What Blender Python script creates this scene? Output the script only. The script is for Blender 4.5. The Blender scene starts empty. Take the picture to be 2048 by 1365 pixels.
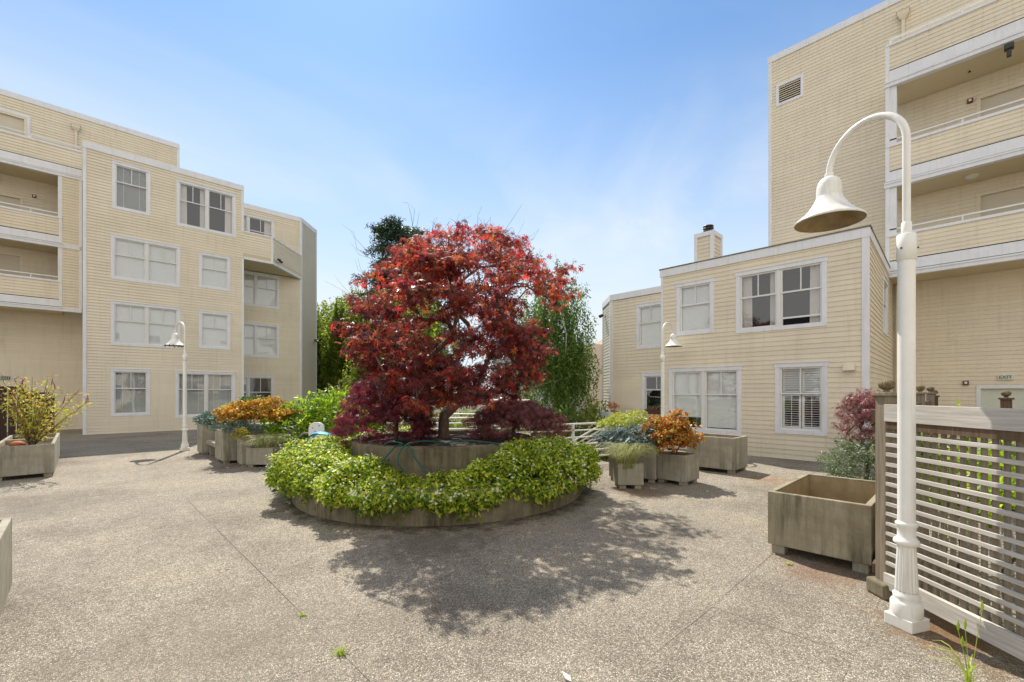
import bpy, math, random
import numpy as np
from mathutils import Vector, Matrix
R = math.radians
random.seed(7); RNG = np.random.default_rng(11)
SC = bpy.context.scene
COL = SC.collection

# ---------------------------------------------------------------- camera
cam_d = bpy.data.cameras.new("camera"); cam = bpy.data.objects.new("camera", cam_d); COL.objects.link(cam)
cam.location = (0, 0, 1.7); cam.rotation_euler = (R(90), 0, R(-44.0))
cam_d.sensor_width = 36; cam_d.lens = 895/2048*36; cam_d.shift_y = 0.05005
cam_d.clip_start = 0.05; cam_d.clip_end = 2000
SC.camera = cam
# ---------------------------------------------------------------- sky, sun, exposure
SUN_EL = 52.3; SUN_AZ = 22.6      # azimuth from +Y towards +X
W = bpy.data.worlds.new("World"); SC.world = W; W.use_nodes = True
nt = W.node_tree; nt.nodes.clear()
def wn(t, **k):
    n = nt.nodes.new(t)
    for a, b in k.items(): setattr(n, a, b)
    return n
out = wn('ShaderNodeOutputWorld'); bg = wn('ShaderNodeBackground'); bg.inputs[1].default_value = 0.15
sky = wn('ShaderNodeTexSky', sky_type='NISHITA', sun_disc=False, sun_elevation=R(SUN_EL), sun_rotation=R(SUN_AZ),
         altitude=0, air_density=1.0, dust_density=0.25, ozone_density=2.2)
tc = wn('ShaderNodeTexCoord')
# thin cirrus: wisps stretched along one direction, thicker near the horizon
mp = wn('ShaderNodeMapping'); mp.inputs['Rotation'].default_value = (R(18), R(-24), R(35)); mp.inputs['Scale'].default_value = (1.0, 3.4, 5.0)
n1 = wn('ShaderNodeTexNoise'); n1.inputs['Scale'].default_value = 0.9; n1.inputs['Detail'].default_value = 8; n1.inputs['Roughness'].default_value = 0.55; n1.inputs['Distortion'].default_value = 0.5
r1 = wn('ShaderNodeMapRange'); r1.inputs[1].default_value = 0.42; r1.inputs[2].default_value = 0.78; r1.inputs[3].default_value = 0; r1.inputs[4].default_value = 1
sx = wn('ShaderNodeSeparateXYZ')
r2 = wn('ShaderNodeMapRange', interpolation_type='SMOOTHSTEP'); r2.inputs[1].default_value = 0.0; r2.inputs[2].default_value = 0.74; r2.inputs[3].default_value = 1.0; r2.inputs[4].default_value = 0.0
md = wn('ShaderNodeMath', operation='MULTIPLY_ADD'); 
m2 = wn('ShaderNodeMath', operation='MULTIPLY')
ad = wn('ShaderNodeMath', operation='ADD', use_clamp=True)
mx = wn('ShaderNodeMixRGB'); mx.inputs[2].default_value = (3.8, 4.15, 4.35, 1)
L = nt.links.new
L(tc.outputs['Generated'], mp.inputs[0]); L(mp.outputs[0], n1.inputs['Vector']); L(n1.outputs[0], r1.inputs[0])
L(tc.outputs['Generated'], sx.inputs[0]); L(sx.outputs[2], r2.inputs[0])
m2.inputs[1].default_value = 0.92; L(r2.outputs[0], m2.inputs[0])          # veil near horizon
r3 = wn('ShaderNodeMapRange', interpolation_type='SMOOTHSTEP'); r3.inputs[1].default_value = 0.34; r3.inputs[2].default_value = 0.66; r3.inputs[3].default_value = 1.0; r3.inputs[4].default_value = 0.12; L(sx.outputs[2], r3.inputs[0])
m3 = wn('ShaderNodeMath', operation='MULTIPLY'); L(r1.outputs[0], m3.inputs[0]); L(r3.outputs[0], m3.inputs[1]); L(m3.outputs[0], md.inputs[0]); L(m2.outputs[0], md.inputs[2])
ad.inputs[1].default_value = 0.0; L(md.outputs[0], ad.inputs[0])
tn = wn('ShaderNodeMixRGB', blend_type='MULTIPLY'); tn.inputs[0].default_value = 1; tn.inputs[2].default_value = (0.47, 0.66, 0.77, 1); L(sky.outputs[0], tn.inputs[1])
L(ad.outputs[0], mx.inputs[0]); L(tn.outputs[0], mx.inputs[1])
# unseen white cloud added behind the viewer, opposite the sun, to brighten the facades
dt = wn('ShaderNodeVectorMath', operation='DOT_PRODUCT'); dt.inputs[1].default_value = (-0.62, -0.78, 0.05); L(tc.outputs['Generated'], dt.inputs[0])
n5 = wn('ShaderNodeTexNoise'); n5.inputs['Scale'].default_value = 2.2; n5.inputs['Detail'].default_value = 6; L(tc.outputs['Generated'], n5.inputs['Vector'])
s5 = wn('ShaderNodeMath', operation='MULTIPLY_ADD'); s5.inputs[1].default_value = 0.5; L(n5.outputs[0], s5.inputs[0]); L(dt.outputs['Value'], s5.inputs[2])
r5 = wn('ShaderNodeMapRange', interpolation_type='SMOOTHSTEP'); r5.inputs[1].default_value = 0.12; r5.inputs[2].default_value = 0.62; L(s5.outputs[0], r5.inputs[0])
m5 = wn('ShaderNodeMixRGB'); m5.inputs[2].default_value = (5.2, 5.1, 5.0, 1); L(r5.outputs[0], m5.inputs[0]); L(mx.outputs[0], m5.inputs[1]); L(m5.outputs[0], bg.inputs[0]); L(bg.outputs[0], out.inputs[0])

sd = bpy.data.lights.new("sun", 'SUN'); sun = bpy.data.objects.new("sun", sd); COL.objects.link(sun)
sd.energy = 4.5; sd.angle = R(0.55); sd.color = (1.0, 0.94, 0.84)
sv = Vector((math.cos(R(SUN_EL))*math.sin(R(SUN_AZ)), math.cos(R(SUN_EL))*math.cos(R(SUN_AZ)), math.sin(R(SUN_EL))))
sun.rotation_euler = sv.to_track_quat('Z', 'Y').to_euler(); sun.location = (0, 0, 30)
SC.view_settings.view_transform = 'Standard'; SC.view_settings.look = 'None'
SC.view_settings.exposure = 0.6; SC.view_settings.gamma = 1.0

# ================================================================ helpers
def tag(o, label=None, cat=None, group=None, kind=None):
    if label: o['label'] = label
    if cat: o['category'] = cat
    if group: o['group'] = group
    if kind: o['kind'] = kind
    return o
def thing(name, label, cat, loc=(0, 0, 0), rz=0, group=None):
    o = bpy.data.objects.new(name, None); COL.objects.link(o); o.empty_display_size = 0.2
    o.location = loc; o.rotation_euler = (0, 0, rz)
    return tag(o, label, cat, group)
class MB:
    """collects geometry for one mesh"""
    def __init__(s): s.v = []; s.f = []; s.sm = []; s.mi = []; s.cur = 0
    def add(s, vs, fs, smooth=False):
        b = len(s.v); s.v += [tuple(p) for p in vs]
        for f in fs: s.f.append(tuple(i+b for i in f)); s.sm.append(smooth); s.mi.append(s.cur)
        return s
    def box(s, x0, y0, z0, x1, y1, z1, M=None):
        vs = [(x, y, z) for z in (z0, z1) for y in (y0, y1) for x in (x0, x1)]
        if M is not None: vs = [M @ Vector(p) for p in vs]
        return s.add(vs, [(0, 2, 3, 1), (4, 5, 7, 6), (0, 1, 5, 4), (2, 6, 7, 3), (0, 4, 6, 2), (1, 3, 7, 5)])
    def prism(s, poly, z0, z1):
        n = len(poly)
        vs = [(p[0], p[1], z0) for p in poly] + [(p[0], p[1], z1) for p in poly]
        return s.add(vs, [tuple(range(n))[::-1], tuple(range(n, 2*n))] + [(i, (i+1) % n, n+(i+1) % n, n+i) for i in range(n)])
    def lathe(s, prof, seg=24, c=(0, 0, 0), smooth=True, cap=True, flute=None):
        n = len(prof); vs = []
        for (r, z) in prof:
            for k in range(seg):
                a = 2*math.pi*k/seg; rr = r
                if flute and flute[0] <= z <= flute[1]: rr = r*(1-flute[3]*(0.5+0.5*math.cos(a*flute[2])))
                vs.append((c[0]+rr*math.cos(a), c[1]+rr*math.sin(a), c[2]+z))
        fs = [(i*seg+k, i*seg+(k+1) % seg, (i+1)*seg+(k+1) % seg, (i+1)*seg+k) for i in range(n-1) for k in range(seg)]
        s.add(vs, fs, smooth)
        if cap:
            s.add([vs[k] for k in range(seg)], [tuple(range(seg))[::-1]]); s.add([vs[(n-1)*seg+k] for k in range(seg)], [tuple(range(seg))])
        return s
    def tube(s, pts, rad, seg=6, smooth=True, cap=True):
        pts = [Vector(p) for p in pts]; n = len(pts)
        if not hasattr(rad, '__len__'): rad = [rad]*n
        rings = []; up = Vector((0, 0, 1)); prev = None
        for i, p in enumerate(pts):
            t = (pts[min(i+1, n-1)]-pts[max(i-1, 0)])
            t = t.normalized() if t.length > 1e-9 else up
            if prev is None:
                a = t.orthogonal().normalized()
            else:
                a = prev - t*prev.dot(t); a = a.normalized() if a.length > 1e-6 else t.orthogonal().normalized()
            prev = a; b = t.cross(a)
            rings.append([p+(a*math.cos(2*math.pi*k/seg)+b*math.sin(2*math.pi*k/seg))*rad[i] for k in range(seg)])
        vs = [q for r in rings for q in r]
        fs = [(i*seg+k, i*seg+(k+1) % seg, (i+1)*seg+(k+1) % seg, (i+1)*seg+k) for i in range(n-1) for k in range(seg)]
        s.add(vs, fs, smooth)
        if cap: s.add(rings[0], [tuple(range(seg))[::-1]]); s.add(rings[-1], [tuple(range(seg))])
        return s
    def build(s, name, mat, parent=None, bevel=0):
        me = bpy.data.meshes.new(name); me.from_pydata(s.v, [], s.f)
        me.polygons.foreach_set('use_smooth', s.sm)
        mats = mat if isinstance(mat, (list, tuple)) else [mat]
        for m in mats: me.materials.append(m)
        if len(mats) > 1: me.polygons.foreach_set('material_index', s.mi)
        me.update()
        o = bpy.data.objects.new(name, me); COL.objects.link(o); o.parent = parent
        if bevel:
            md = o.modifiers.new('bevel', 'BEVEL'); md.width = bevel; md.segments = 2; md.limit_method = 'ANGLE'; md.angle_limit = R(40)
        return o
def inst_mesh(name, tv, tf, P, RM, S, mat, parent=None, smooth=False):
    """many small leaves in ONE mesh. tv (k,3), tf list of equal-length polys, P (N,3), RM (N,3,3), S (N,) or (N,3)"""
    tv = np.asarray(tv, float); N = len(P); k = len(tv)
    S = np.asarray(S, float)
    if S.ndim == 1: S = np.repeat(S[:, None], 3, 1)
    V = np.einsum('nij,nkj->nki', RM, tv[None]*S[:, None, :]) + np.asarray(P)[:, None, :]
    tf = np.asarray(tf, int); m = tf.shape[1]
    F = (tf[None]+(np.arange(N)*k)[:, None, None]).reshape(-1)
    me = bpy.data.meshes.new(name); me.vertices.add(N*k); me.vertices.foreach_set('co', V.reshape(-1))
    nf = N*len(tf); me.loops.add(nf*m); me.loops.foreach_set('vertex_index', F)
    me.polygons.add(nf); me.polygons.foreach_set('loop_start', np.arange(nf)*m)
    try: me.polygons.foreach_set('loop_total', np.full(nf, m))
    except Exception: pass
    me.materials.append(mat); me.update(calc_edges=True); me.validate()
    o = bpy.data.objects.new(name, me); COL.objects.link(o); o.parent = parent
    return o
def frames(nrm, spin=None, fwd=None):
    """rotation matrices whose z is nrm; y is fwd projected or random"""
    n = nrm/np.linalg.norm(nrm, axis=1, keepdims=True)
    if fwd is None: fwd = RNG.normal(size=n.shape)
    y = fwd-(fwd*n).sum(1, keepdims=True)*n; y /= np.linalg.norm(y, axis=1, keepdims=True)+1e-9
    x = np.cross(y, n)
    return np.stack([x, y, n], axis=2)
# ---------------------------------------------------------------- materials
def M_new(name):
    m = bpy.data.materials.new(name); m.use_nodes = True; t = m.node_tree; b = t.nodes['Principled BSDF']
    return m, t, b
def N_(t, ty, ins=None, **k):
    n = t.nodes.new(ty)
    for a, v in k.items(): setattr(n, a, v)
    if ins:
        for a, v in ins.items(): n.inputs[a].default_value = v
    return n
def ramp(t, stops, interp='LINEAR'):
    n = t.nodes.new('ShaderNodeValToRGB'); cr = n.color_ramp; cr.interpolation = interp
    while len(cr.elements) < len(stops): cr.elements.new(0.5)
    for e, (p, c) in zip(cr.elements, stops): e.position = p; e.color = (c[0], c[1], c[2], 1)
    return n
def paint(name, col, rough=0.55, var=0.10, scale=2.5, streak=0.0, dirt=(0.25, 0.22, 0.17), bump=0.0, spec=0.4, metallic=0):
    m, t, b = M_new(name); tcn = N_(t, 'ShaderNodeTexCoord')
    nz = N_(t, 'ShaderNodeTexNoise', {'Scale': scale, 'Detail': 6.0, 'Roughness': 0.6}); t.links.new(tcn.outputs['Object'], nz.inputs['Vector'])
    d = [c*(1-var) for c in col]; l = [min(1, c*(1+var*0.6)) for c in col]
    rp = ramp(t, [(0.3, d), (0.7, l)]); t.links.new(nz.outputs[0], rp.inputs[0]); last = rp.outputs[0]
    if streak:
        mp = N_(t, 'ShaderNodeMapping'); mp.inputs['Scale'].default_value = (7, 7, 0.45); t.links.new(tcn.outputs['Object'], mp.inputs[0])
        n2 = N_(t, 'ShaderNodeTexNoise', {'Scale': 1.6, 'Detail': 5.0, 'Roughness': 0.65}); t.links.new(mp.outputs[0], n2.inputs['Vector'])
        mr = N_(t, 'ShaderNodeMapRange', {1: 0.52, 2: 0.78, 3: 0.0, 4: streak}); t.links.new(n2.outputs[0], mr.inputs[0])
        mixn = N_(t, 'ShaderNodeMixRGB', {2: (*dirt, 1)}); t.links.new(mr.outputs[0], mixn.inputs[0]); t.links.new(last, mixn.inputs[1]); last = mixn.outputs[0]
    t.links.new(last, b.inputs['Base Color'])
    b.inputs['Roughness'].default_value = rough; b.inputs['Specular IOR Level'].default_value = spec; b.inputs['Metallic'].default_value = metallic
    if bump:
        bp = N_(t, 'ShaderNodeBump', {'Strength': bump, 'Distance': 0.01}); n3 = N_(t, 'ShaderNodeTexNoise', {'Scale': 60.0, 'Detail': 4.0})
        t.links.new(tcn.outputs['Object'], n3.inputs['Vector']); t.links.new(n3.outputs[0], bp.inputs['Height']); t.links.new(bp.outputs[0], b.inputs['Normal'])
    return m
def concrete(name, c0, c1, stain=(0.07, 0.065, 0.045), amt=0.8, lo=0.44, hi=0.72):
    """weathered concrete: blotches, vertical run-down stains, dark algae with its own ragged outline, pits"""
    m, t, b = M_new(name); tcn = N_(t, 'ShaderNodeTexCoord'); geo = N_(t, 'ShaderNodeNewGeometry')
    P = tcn.outputs['Object']; lk = t.links.new
    nz = N_(t, 'ShaderNodeTexNoise', {'Scale': 3.5, 'Detail': 8.0, 'Roughness': 0.65}); lk(P, nz.inputs['Vector'])
    rp = ramp(t, [(0.3, c0), (0.72, c1)]); lk(nz.outputs[0], rp.inputs[0])
    mp = N_(t, 'ShaderNodeMapping'); mp.inputs['Scale'].default_value = (9, 9, 0.7); lk(P, mp.inputs[0])
    n2 = N_(t, 'ShaderNodeTexNoise', {'Scale': 1.3, 'Detail': 6.0, 'Roughness': 0.7}); lk(mp.outputs[0], n2.inputs['Vector'])
    mr = N_(t, 'ShaderNodeMapRange', {1: lo, 2: hi, 3: 0.0, 4: amt}); lk(n2.outputs[0], mr.inputs[0])
    n4 = N_(t, 'ShaderNodeTexNoise', {'Scale': 1.7, 'Detail': 5.0}); lk(P, n4.inputs['Vector'])
    mr2 = N_(t, 'ShaderNodeMapRange', {1: 0.40, 2: 0.66, 3: 0.15, 4: 1.0}); lk(n4.outputs[0], mr2.inputs[0])
    mm = N_(t, 'ShaderNodeMath', operation='MULTIPLY'); lk(mr.outputs[0], mm.inputs[0]); lk(mr2.outputs[0], mm.inputs[1])
    mixn = N_(t, 'ShaderNodeMixRGB', {2: (*stain, 1)}); lk(mm.outputs[0], mixn.inputs[0]); lk(rp.outputs[0], mixn.inputs[1])
    lk(mixn.outputs[0], b.inputs['Base Color']); b.inputs['Roughness'].default_value = 0.9; b.inputs['Specular IOR Level'].default_value = 0.2
    n3 = N_(t, 'ShaderNodeTexNoise', {'Scale': 90.0, 'Detail': 4.0}); lk(P, n3.inputs['Vector'])
    bp = N_(t, 'ShaderNodeBump', {'Strength': 0.35, 'Distance': 0.006}); lk(n3.outputs[0], bp.inputs['Height']); lk(bp.outputs[0], b.inputs['Normal'])
    return m
def leafmat(name, cols, trans=0.35, rough=0.45, tint=1.6, spec=0.4):
    """random colour per leaf, thin translucent"""
    m, t, b = M_new(name); lk = t.links.new
    geo = N_(t, 'ShaderNodeNewGeometry'); n = len(cols)
    rp = ramp(t, [((i+0.5)/n, c) for i, c in enumerate(cols)]); lk(geo.outputs['Random Per Island'], rp.inputs[0])
    lk(rp.outputs[0], b.inputs['Base Color']); b.inputs['Roughness'].default_value = rough; b.inputs['Specular IOR Level'].default_value = spec
    tr = N_(t, 'ShaderNodeBsdfTranslucent'); mul = N_(t, 'ShaderNodeMixRGB', {0: 1.0, 2: (tint, tint, tint, 1)}, blend_type='MULTIPLY')
    lk(rp.outputs[0], mul.inputs[1]); lk(mul.outputs[0], tr.inputs[0])
    mix = N_(t, 'ShaderNodeMixShader', {0: trans}); lk(b.outputs[0], mix.inputs[1]); lk(tr.outputs[0], mix.inputs[2])
    lk(mix.outputs[0], t.nodes['Material Output'].inputs[0])
    return m
def wood(name, c0, c1, sc=(3, 3, 60), rough=0.8, bump=0.4):
    m, t, b = M_new(name); lk = t.links.new; tcn = N_(t, 'ShaderNodeTexCoord'); mp = N_(t, 'ShaderNodeMapping'); mp.inputs['Scale'].default_value = sc
    lk(tcn.outputs['Object'], mp.inputs[0]); nz = N_(t, 'ShaderNodeTexNoise', {'Scale': 1.0, 'Detail': 7.0, 'Roughness': 0.65}); lk(mp.outputs[0], nz.inputs['Vector'])
    rp = ramp(t, [(0.28, c0), (0.7, c1)]); lk(nz.outputs[0], rp.inputs[0]); lk(rp.outputs[0], b.inputs['Base Color']); b.inputs['Roughness'].default_value = rough
    b.inputs['Specular IOR Level'].default_value = 0.2
    bp = N_(t, 'ShaderNodeBump', {'Strength': bump, 'Distance': 0.004}); lk(nz.outputs[0], bp.inputs['Height']); lk(bp.outputs[0], b.inputs['Normal'])
    return m
MAT = {}
MAT['siding'] = paint('siding_cream', (0.74, 0.66, 0.51), 0.6, 0.08, 0.6, 0.30, (0.40, 0.33, 0.22))
_t = MAT['siding'].node_tree; _b = _t.nodes['Principled BSDF']; _src = _b.inputs['Base Color'].links[0].from_socket
_tc = N_(_t, 'ShaderNodeTexCoord'); _sx = N_(_t, 'ShaderNodeSeparateXYZ'); _t.links.new(_tc.outputs['Object'], _sx.inputs[0])
_d = N_(_t, 'ShaderNodeMath', {1: 1/0.121}, operation='MULTIPLY'); _t.links.new(_sx.outputs[2], _d.inputs[0]); _f = N_(_t, 'ShaderNodeMath', operation='FLOOR'); _t.links.new(_d.outputs[0], _f.inputs[0])
_u = N_(_t, 'ShaderNodeMath', operation='ADD'); _t.links.new(_sx.outputs[0], _u.inputs[0]); _t.links.new(_sx.outputs[1], _u.inputs[1])
_h = N_(_t, 'ShaderNodeMath', {1: 2.37}, operation='MULTIPLY'); _t.links.new(_f.outputs[0], _h.inputs[0]); _u2 = N_(_t, 'ShaderNodeMath', operation='ADD'); _t.links.new(_u.outputs[0], _u2.inputs[0]); _t.links.new(_h.outputs[0], _u2.inputs[1])
_q = N_(_t, 'ShaderNodeMath', {1: 0.27}, operation='MULTIPLY'); _t.links.new(_u2.outputs[0], _q.inputs[0]); _fq = N_(_t, 'ShaderNodeMath', operation='FLOOR'); _t.links.new(_q.outputs[0], _fq.inputs[0])
_cv = N_(_t, 'ShaderNodeCombineXYZ'); _t.links.new(_f.outputs[0], _cv.inputs[0]); _t.links.new(_fq.outputs[0], _cv.inputs[1])
_wn = N_(_t, 'ShaderNodeTexWhiteNoise', noise_dimensions='2D'); _t.links.new(_cv.outputs[0], _wn.inputs[0]); _mr = N_(_t, 'ShaderNodeMapRange', {3: 0.965, 4: 1.02}); _t.links.new(_wn.outputs[0], _mr.inputs[0])
_mu = N_(_t, 'ShaderNodeMixRGB', {0: 1.0}, blend_type='MULTIPLY'); _t.links.new(_src, _mu.inputs[1]); _t.links.new(_mr.outputs[0], _mu.inputs[2]); _t.links.new(_mu.outputs[0], _b.inputs['Base Color'])
MAT['soffit'] = paint('soffit_cream', (0.62, 0.53, 0.36), 0.7, 0.06, 0.7, 0.0)
MAT['trim'] = paint('trim_white', (0.74, 0.75, 0.77), 0.5, 0.06, 3.0, 0.35, (0.42, 0.40, 0.36))
MAT['sash'] = paint('sash_white', (0.72, 0.72, 0.70), 0.4, 0.04, 4.0)
MAT['door'] = paint('door_paint', (0.60, 0.54, 0.42), 0.5, 0.03, 1.0)
MAT['blind'] = paint('blind_white', (0.86, 0.86, 0.83), 0.6, 0.02, 1.0)
MAT['curtain'] = paint('curtain_cloth', (0.66, 0.62, 0.58), 0.9, 0.05, 5.0)
MAT['dark'] = paint('dark_interior', (0.035, 0.035, 0.04), 0.9, 0.1, 1.0)
MAT['darkgap'] = paint('dark_gap', (0.06, 0.05, 0.04), 0.9, 0.1, 1.0)
MAT['roof'] = paint('roof_gravel', (0.22, 0.21, 0.19), 0.9, 0.2, 6.0)
MAT['capmoss'] = paint('mossy_cap', (0.22, 0.20, 0.15), 0.9, 0.45, 9.0, bump=0.5)
MAT['lamp'] = paint('lamp_enamel', (0.80, 0.785, 0.73), 0.36, 0.07, 4.0, 0.5, (0.42, 0.34, 0.22), bump=0.04)
MAT['lampin'] = paint('lamp_inside', (0.30, 0.22, 0.11), 0.5, 0.35, 9.0)
MAT['rail'] = paint('rail_white', (0.76, 0.75, 0.71), 0.45, 0.05, 3.0)
MAT['black'] = paint('black_metal', (0.03, 0.028, 0.026), 0.4, 0.1, 3.0)
MAT['concrete'] = concrete('planter_concrete', (0.25, 0.225, 0.17), (0.43, 0.40, 0.32), (0.07, 0.062, 0.038), 0.9)
MAT['concrete_d'] = concrete('planter_concrete_dirty', (0.22, 0.19, 0.12), (0.42, 0.375, 0.27), (0.045, 0.036, 0.02), 0.9, 0.42, 0.64)
MAT['concrete_in'] = concrete('planter_inside', (0.34, 0.25, 0.13), (0.50, 0.40, 0.25), (0.12, 0.08, 0.04), 0.6)
MAT['ringwall'] = concrete('ring_concrete', (0.13, 0.112, 0.07), (0.28, 0.24, 0.16), (0.035, 0.03, 0.02), 0.95, 0.42, 0.66)
MAT['soil'] = paint('soil', (0.045, 0.032, 0.022), 0.95, 0.4, 20.0, bump=0.8)
MAT['woodgrey'] = wood('weathered_wood_grey', (0.33, 0.305, 0.265), (0.62, 0.585, 0.53), (2.2, 2.2, 55))
MAT['woodpost'] = wood('weathered_post', (0.14, 0.11, 0.08), (0.30, 0.25, 0.18), (45, 45, 2.5))
MAT['woodbrown'] = wood('brown_wood', (0.075, 0.045, 0.028), (0.17, 0.115, 0.075), (45, 45, 3))
MAT['wooddark'] = wood('dark_fence_wood', (0.035, 0.022, 0.016), (0.09, 0.06, 0.045), (30, 30, 2.5))
MAT['bark'] = wood('bark', (0.075, 0.055, 0.04), (0.20, 0.155, 0.11), (22, 22, 5), bump=0.8)
MAT['barkpale'] = wood('pale_bark', (0.25, 0.22, 0.19), (0.50, 0.46, 0.41), (14, 14, 4))
MAT['twig'] = paint('twig', (0.16, 0.10, 0.07), 0.8, 0.2, 9)
MAT['finial'] = wood('finial_wood', (0.09, 0.065, 0.035), (0.24, 0.19, 0.11), (20, 20, 20))
def glassmat():
    m = bpy.data.materials.new('window_glass'); m.use_nodes = True; t = m.node_tree; t.nodes.clear(); lk = t.links.new
    o = N_(t, 'ShaderNodeOutputMaterial'); tr = N_(t, 'ShaderNodeBsdfTransparent', {0: (0.95, 0.97, 0.97, 1)}); gl = N_(t, 'ShaderNodeBsdfGlossy', {'Roughness': 0.015})
    fr = N_(t, 'ShaderNodeFresnel', {0: 1.6}); ge = N_(t, 'ShaderNodeNewGeometry'); im = N_(t, 'ShaderNodeMapRange', {3: 1.6, 4: 0.625}); lk(ge.outputs['Backfacing'], im.inputs[0]); lk(im.outputs[0], fr.inputs[0]); mr = N_(t, 'ShaderNodeMath', {1: 2.3}, operation='MULTIPLY', use_clamp=True)
    tcn = N_(t, 'ShaderNodeTexCoord'); nz = N_(t, 'ShaderNodeTexNoise', {'Scale': 1.3, 'Detail': 1.0}); bp = N_(t, 'ShaderNodeBump', {'Strength': 0.06, 'Distance': 0.05})
    lk(tcn.outputs['Object'], nz.inputs['Vector']); lk(nz.outputs[0], bp.inputs['Height']); lk(bp.outputs[0], gl.inputs['Normal'])
    mx_ = N_(t, 'ShaderNodeMixShader'); lk(fr.outputs[0], mr.inputs[0]); lk(mr.outputs[0], mx_.inputs[0]); lk(tr.outputs[0], mx_.inputs[1]); lk(gl.outputs[0], mx_.inputs[2]); lk(mx_.outputs[0], o.inputs[0])
    return m
MAT['glass'] = glassmat()
def groundmat():
    m, t, b = M_new('exposed_aggregate'); lk = t.links.new; tcn = N_(t, 'ShaderNodeTexCoord'); P = tcn.outputs['Object']
    vo = N_(t, 'ShaderNodeTexVoronoi', {'Scale': 108.0, 'Randomness': 1.0}); lk(P, vo.inputs['Vector'])
    ve = N_(t, 'ShaderNodeTexVoronoi', {'Scale': 108.0, 'Randomness': 1.0}, feature='DISTANCE_TO_EDGE'); lk(P, ve.inputs['Vector'])
    sp = N_(t, 'ShaderNodeSeparateColor'); lk(vo.outputs['Color'], sp.inputs[0])
    rp = ramp(t, [(0.0, (0.16, 0.14, 0.11)), (0.3, (0.33, 0.295, 0.24)), (0.65, (0.49, 0.44, 0.36)), (1.0, (0.72, 0.66, 0.56))]); lk(sp.outputs[0], rp.inputs[0])
    ed = N_(t, 'ShaderNodeMapRange', {1: 0.0, 2: 0.22, 3: 0.0, 4: 1.0}); lk(ve.outputs[0], ed.inputs[0])
    mm = N_(t, 'ShaderNodeMixRGB', {1: (0.145, 0.125, 0.095, 1)}); lk(ed.outputs[0], mm.inputs[0]); lk(rp.outputs[0], mm.inputs[2])
    # coarse wear and stains
    n1 = N_(t, 'ShaderNodeTexNoise', {'Scale': 0.55, 'Detail': 7.0, 'Roughness': 0.62}); lk(P, n1.inputs['Vector'])
    r1 = ramp(t, [(0.28, (0.60, 0.56, 0.53)), (0.50, (0.95, 0.94, 0.92)), (0.74, (1.22, 1.17, 1.07))]); lk(n1.outputs[0], r1.inputs[0])
    m2_ = N_(t, 'ShaderNodeMixRGB', {0: 1.0}, blend_type='MULTIPLY'); lk(mm.outputs[0], m2_.inputs[1]); lk(r1.outputs[0], m2_.inputs[2])
    n2 = N_(t, 'ShaderNodeTexNoise', {'Scale': 9.0, 'Detail': 5.0, 'Roughness': 0.6}); lk(P, n2.inputs['Vector'])
    r2_ = ramp(t, [(0.3, (0.84, 0.83, 0.82)), (0.7, (1.1, 1.1, 1.1))]); lk(n2.outputs[0], r2_.inputs[0])
    m3 = N_(t, 'ShaderNodeMixRGB', {0: 1.0}, blend_type='MULTIPLY'); lk(m2_.outputs[0], m3.inputs[1]); lk(r2_.outputs[0], m3.inputs[2])
    # rusty moss in patches beside lamp foot and big planters
    last = m3.outputs[0]
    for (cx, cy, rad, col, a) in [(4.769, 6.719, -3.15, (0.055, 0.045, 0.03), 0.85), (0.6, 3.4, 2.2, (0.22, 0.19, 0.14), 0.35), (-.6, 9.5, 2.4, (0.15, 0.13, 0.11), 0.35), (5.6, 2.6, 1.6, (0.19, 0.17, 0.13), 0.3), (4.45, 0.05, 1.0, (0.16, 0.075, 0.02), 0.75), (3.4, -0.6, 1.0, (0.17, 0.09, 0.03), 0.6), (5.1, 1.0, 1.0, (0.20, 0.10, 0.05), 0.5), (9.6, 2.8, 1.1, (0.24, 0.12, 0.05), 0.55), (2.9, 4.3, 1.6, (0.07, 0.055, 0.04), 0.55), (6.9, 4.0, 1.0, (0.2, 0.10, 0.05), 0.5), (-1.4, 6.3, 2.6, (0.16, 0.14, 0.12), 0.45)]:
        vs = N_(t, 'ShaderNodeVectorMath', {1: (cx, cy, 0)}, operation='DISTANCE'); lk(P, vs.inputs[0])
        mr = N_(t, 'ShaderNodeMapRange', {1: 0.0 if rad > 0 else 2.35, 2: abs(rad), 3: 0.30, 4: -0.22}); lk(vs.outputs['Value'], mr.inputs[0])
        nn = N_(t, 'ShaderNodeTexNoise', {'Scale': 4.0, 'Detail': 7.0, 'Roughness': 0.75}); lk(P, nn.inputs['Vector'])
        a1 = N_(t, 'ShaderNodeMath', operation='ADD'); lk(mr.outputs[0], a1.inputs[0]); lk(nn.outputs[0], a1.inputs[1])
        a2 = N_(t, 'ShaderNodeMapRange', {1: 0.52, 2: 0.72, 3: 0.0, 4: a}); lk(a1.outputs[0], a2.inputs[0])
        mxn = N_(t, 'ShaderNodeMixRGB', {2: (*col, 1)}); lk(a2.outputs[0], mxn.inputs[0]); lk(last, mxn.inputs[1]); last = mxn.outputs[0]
    lk(last, b.inputs['Base Color']); b.inputs['Roughness'].default_value = 0.85; b.inputs['Specular IOR Level'].default_value = 0.25
    bp = N_(t, 'ShaderNodeBump', {'Strength': 0.6, 'Distance': 0.005}); lk(ed.outputs[0], bp.inputs['Height']); lk(bp.outputs[0], b.inputs['Normal'])
    return m
MAT['ground'] = groundmat()
MAT['dirt'] = paint('lower_ground', (0.10, 0.09, 0.06), 0.95, 0.4, 0.6)
MAT['joint'] = paint('joint', (0.17, 0.145, 0.11), 0.9, 0.5, 4.0)

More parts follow.
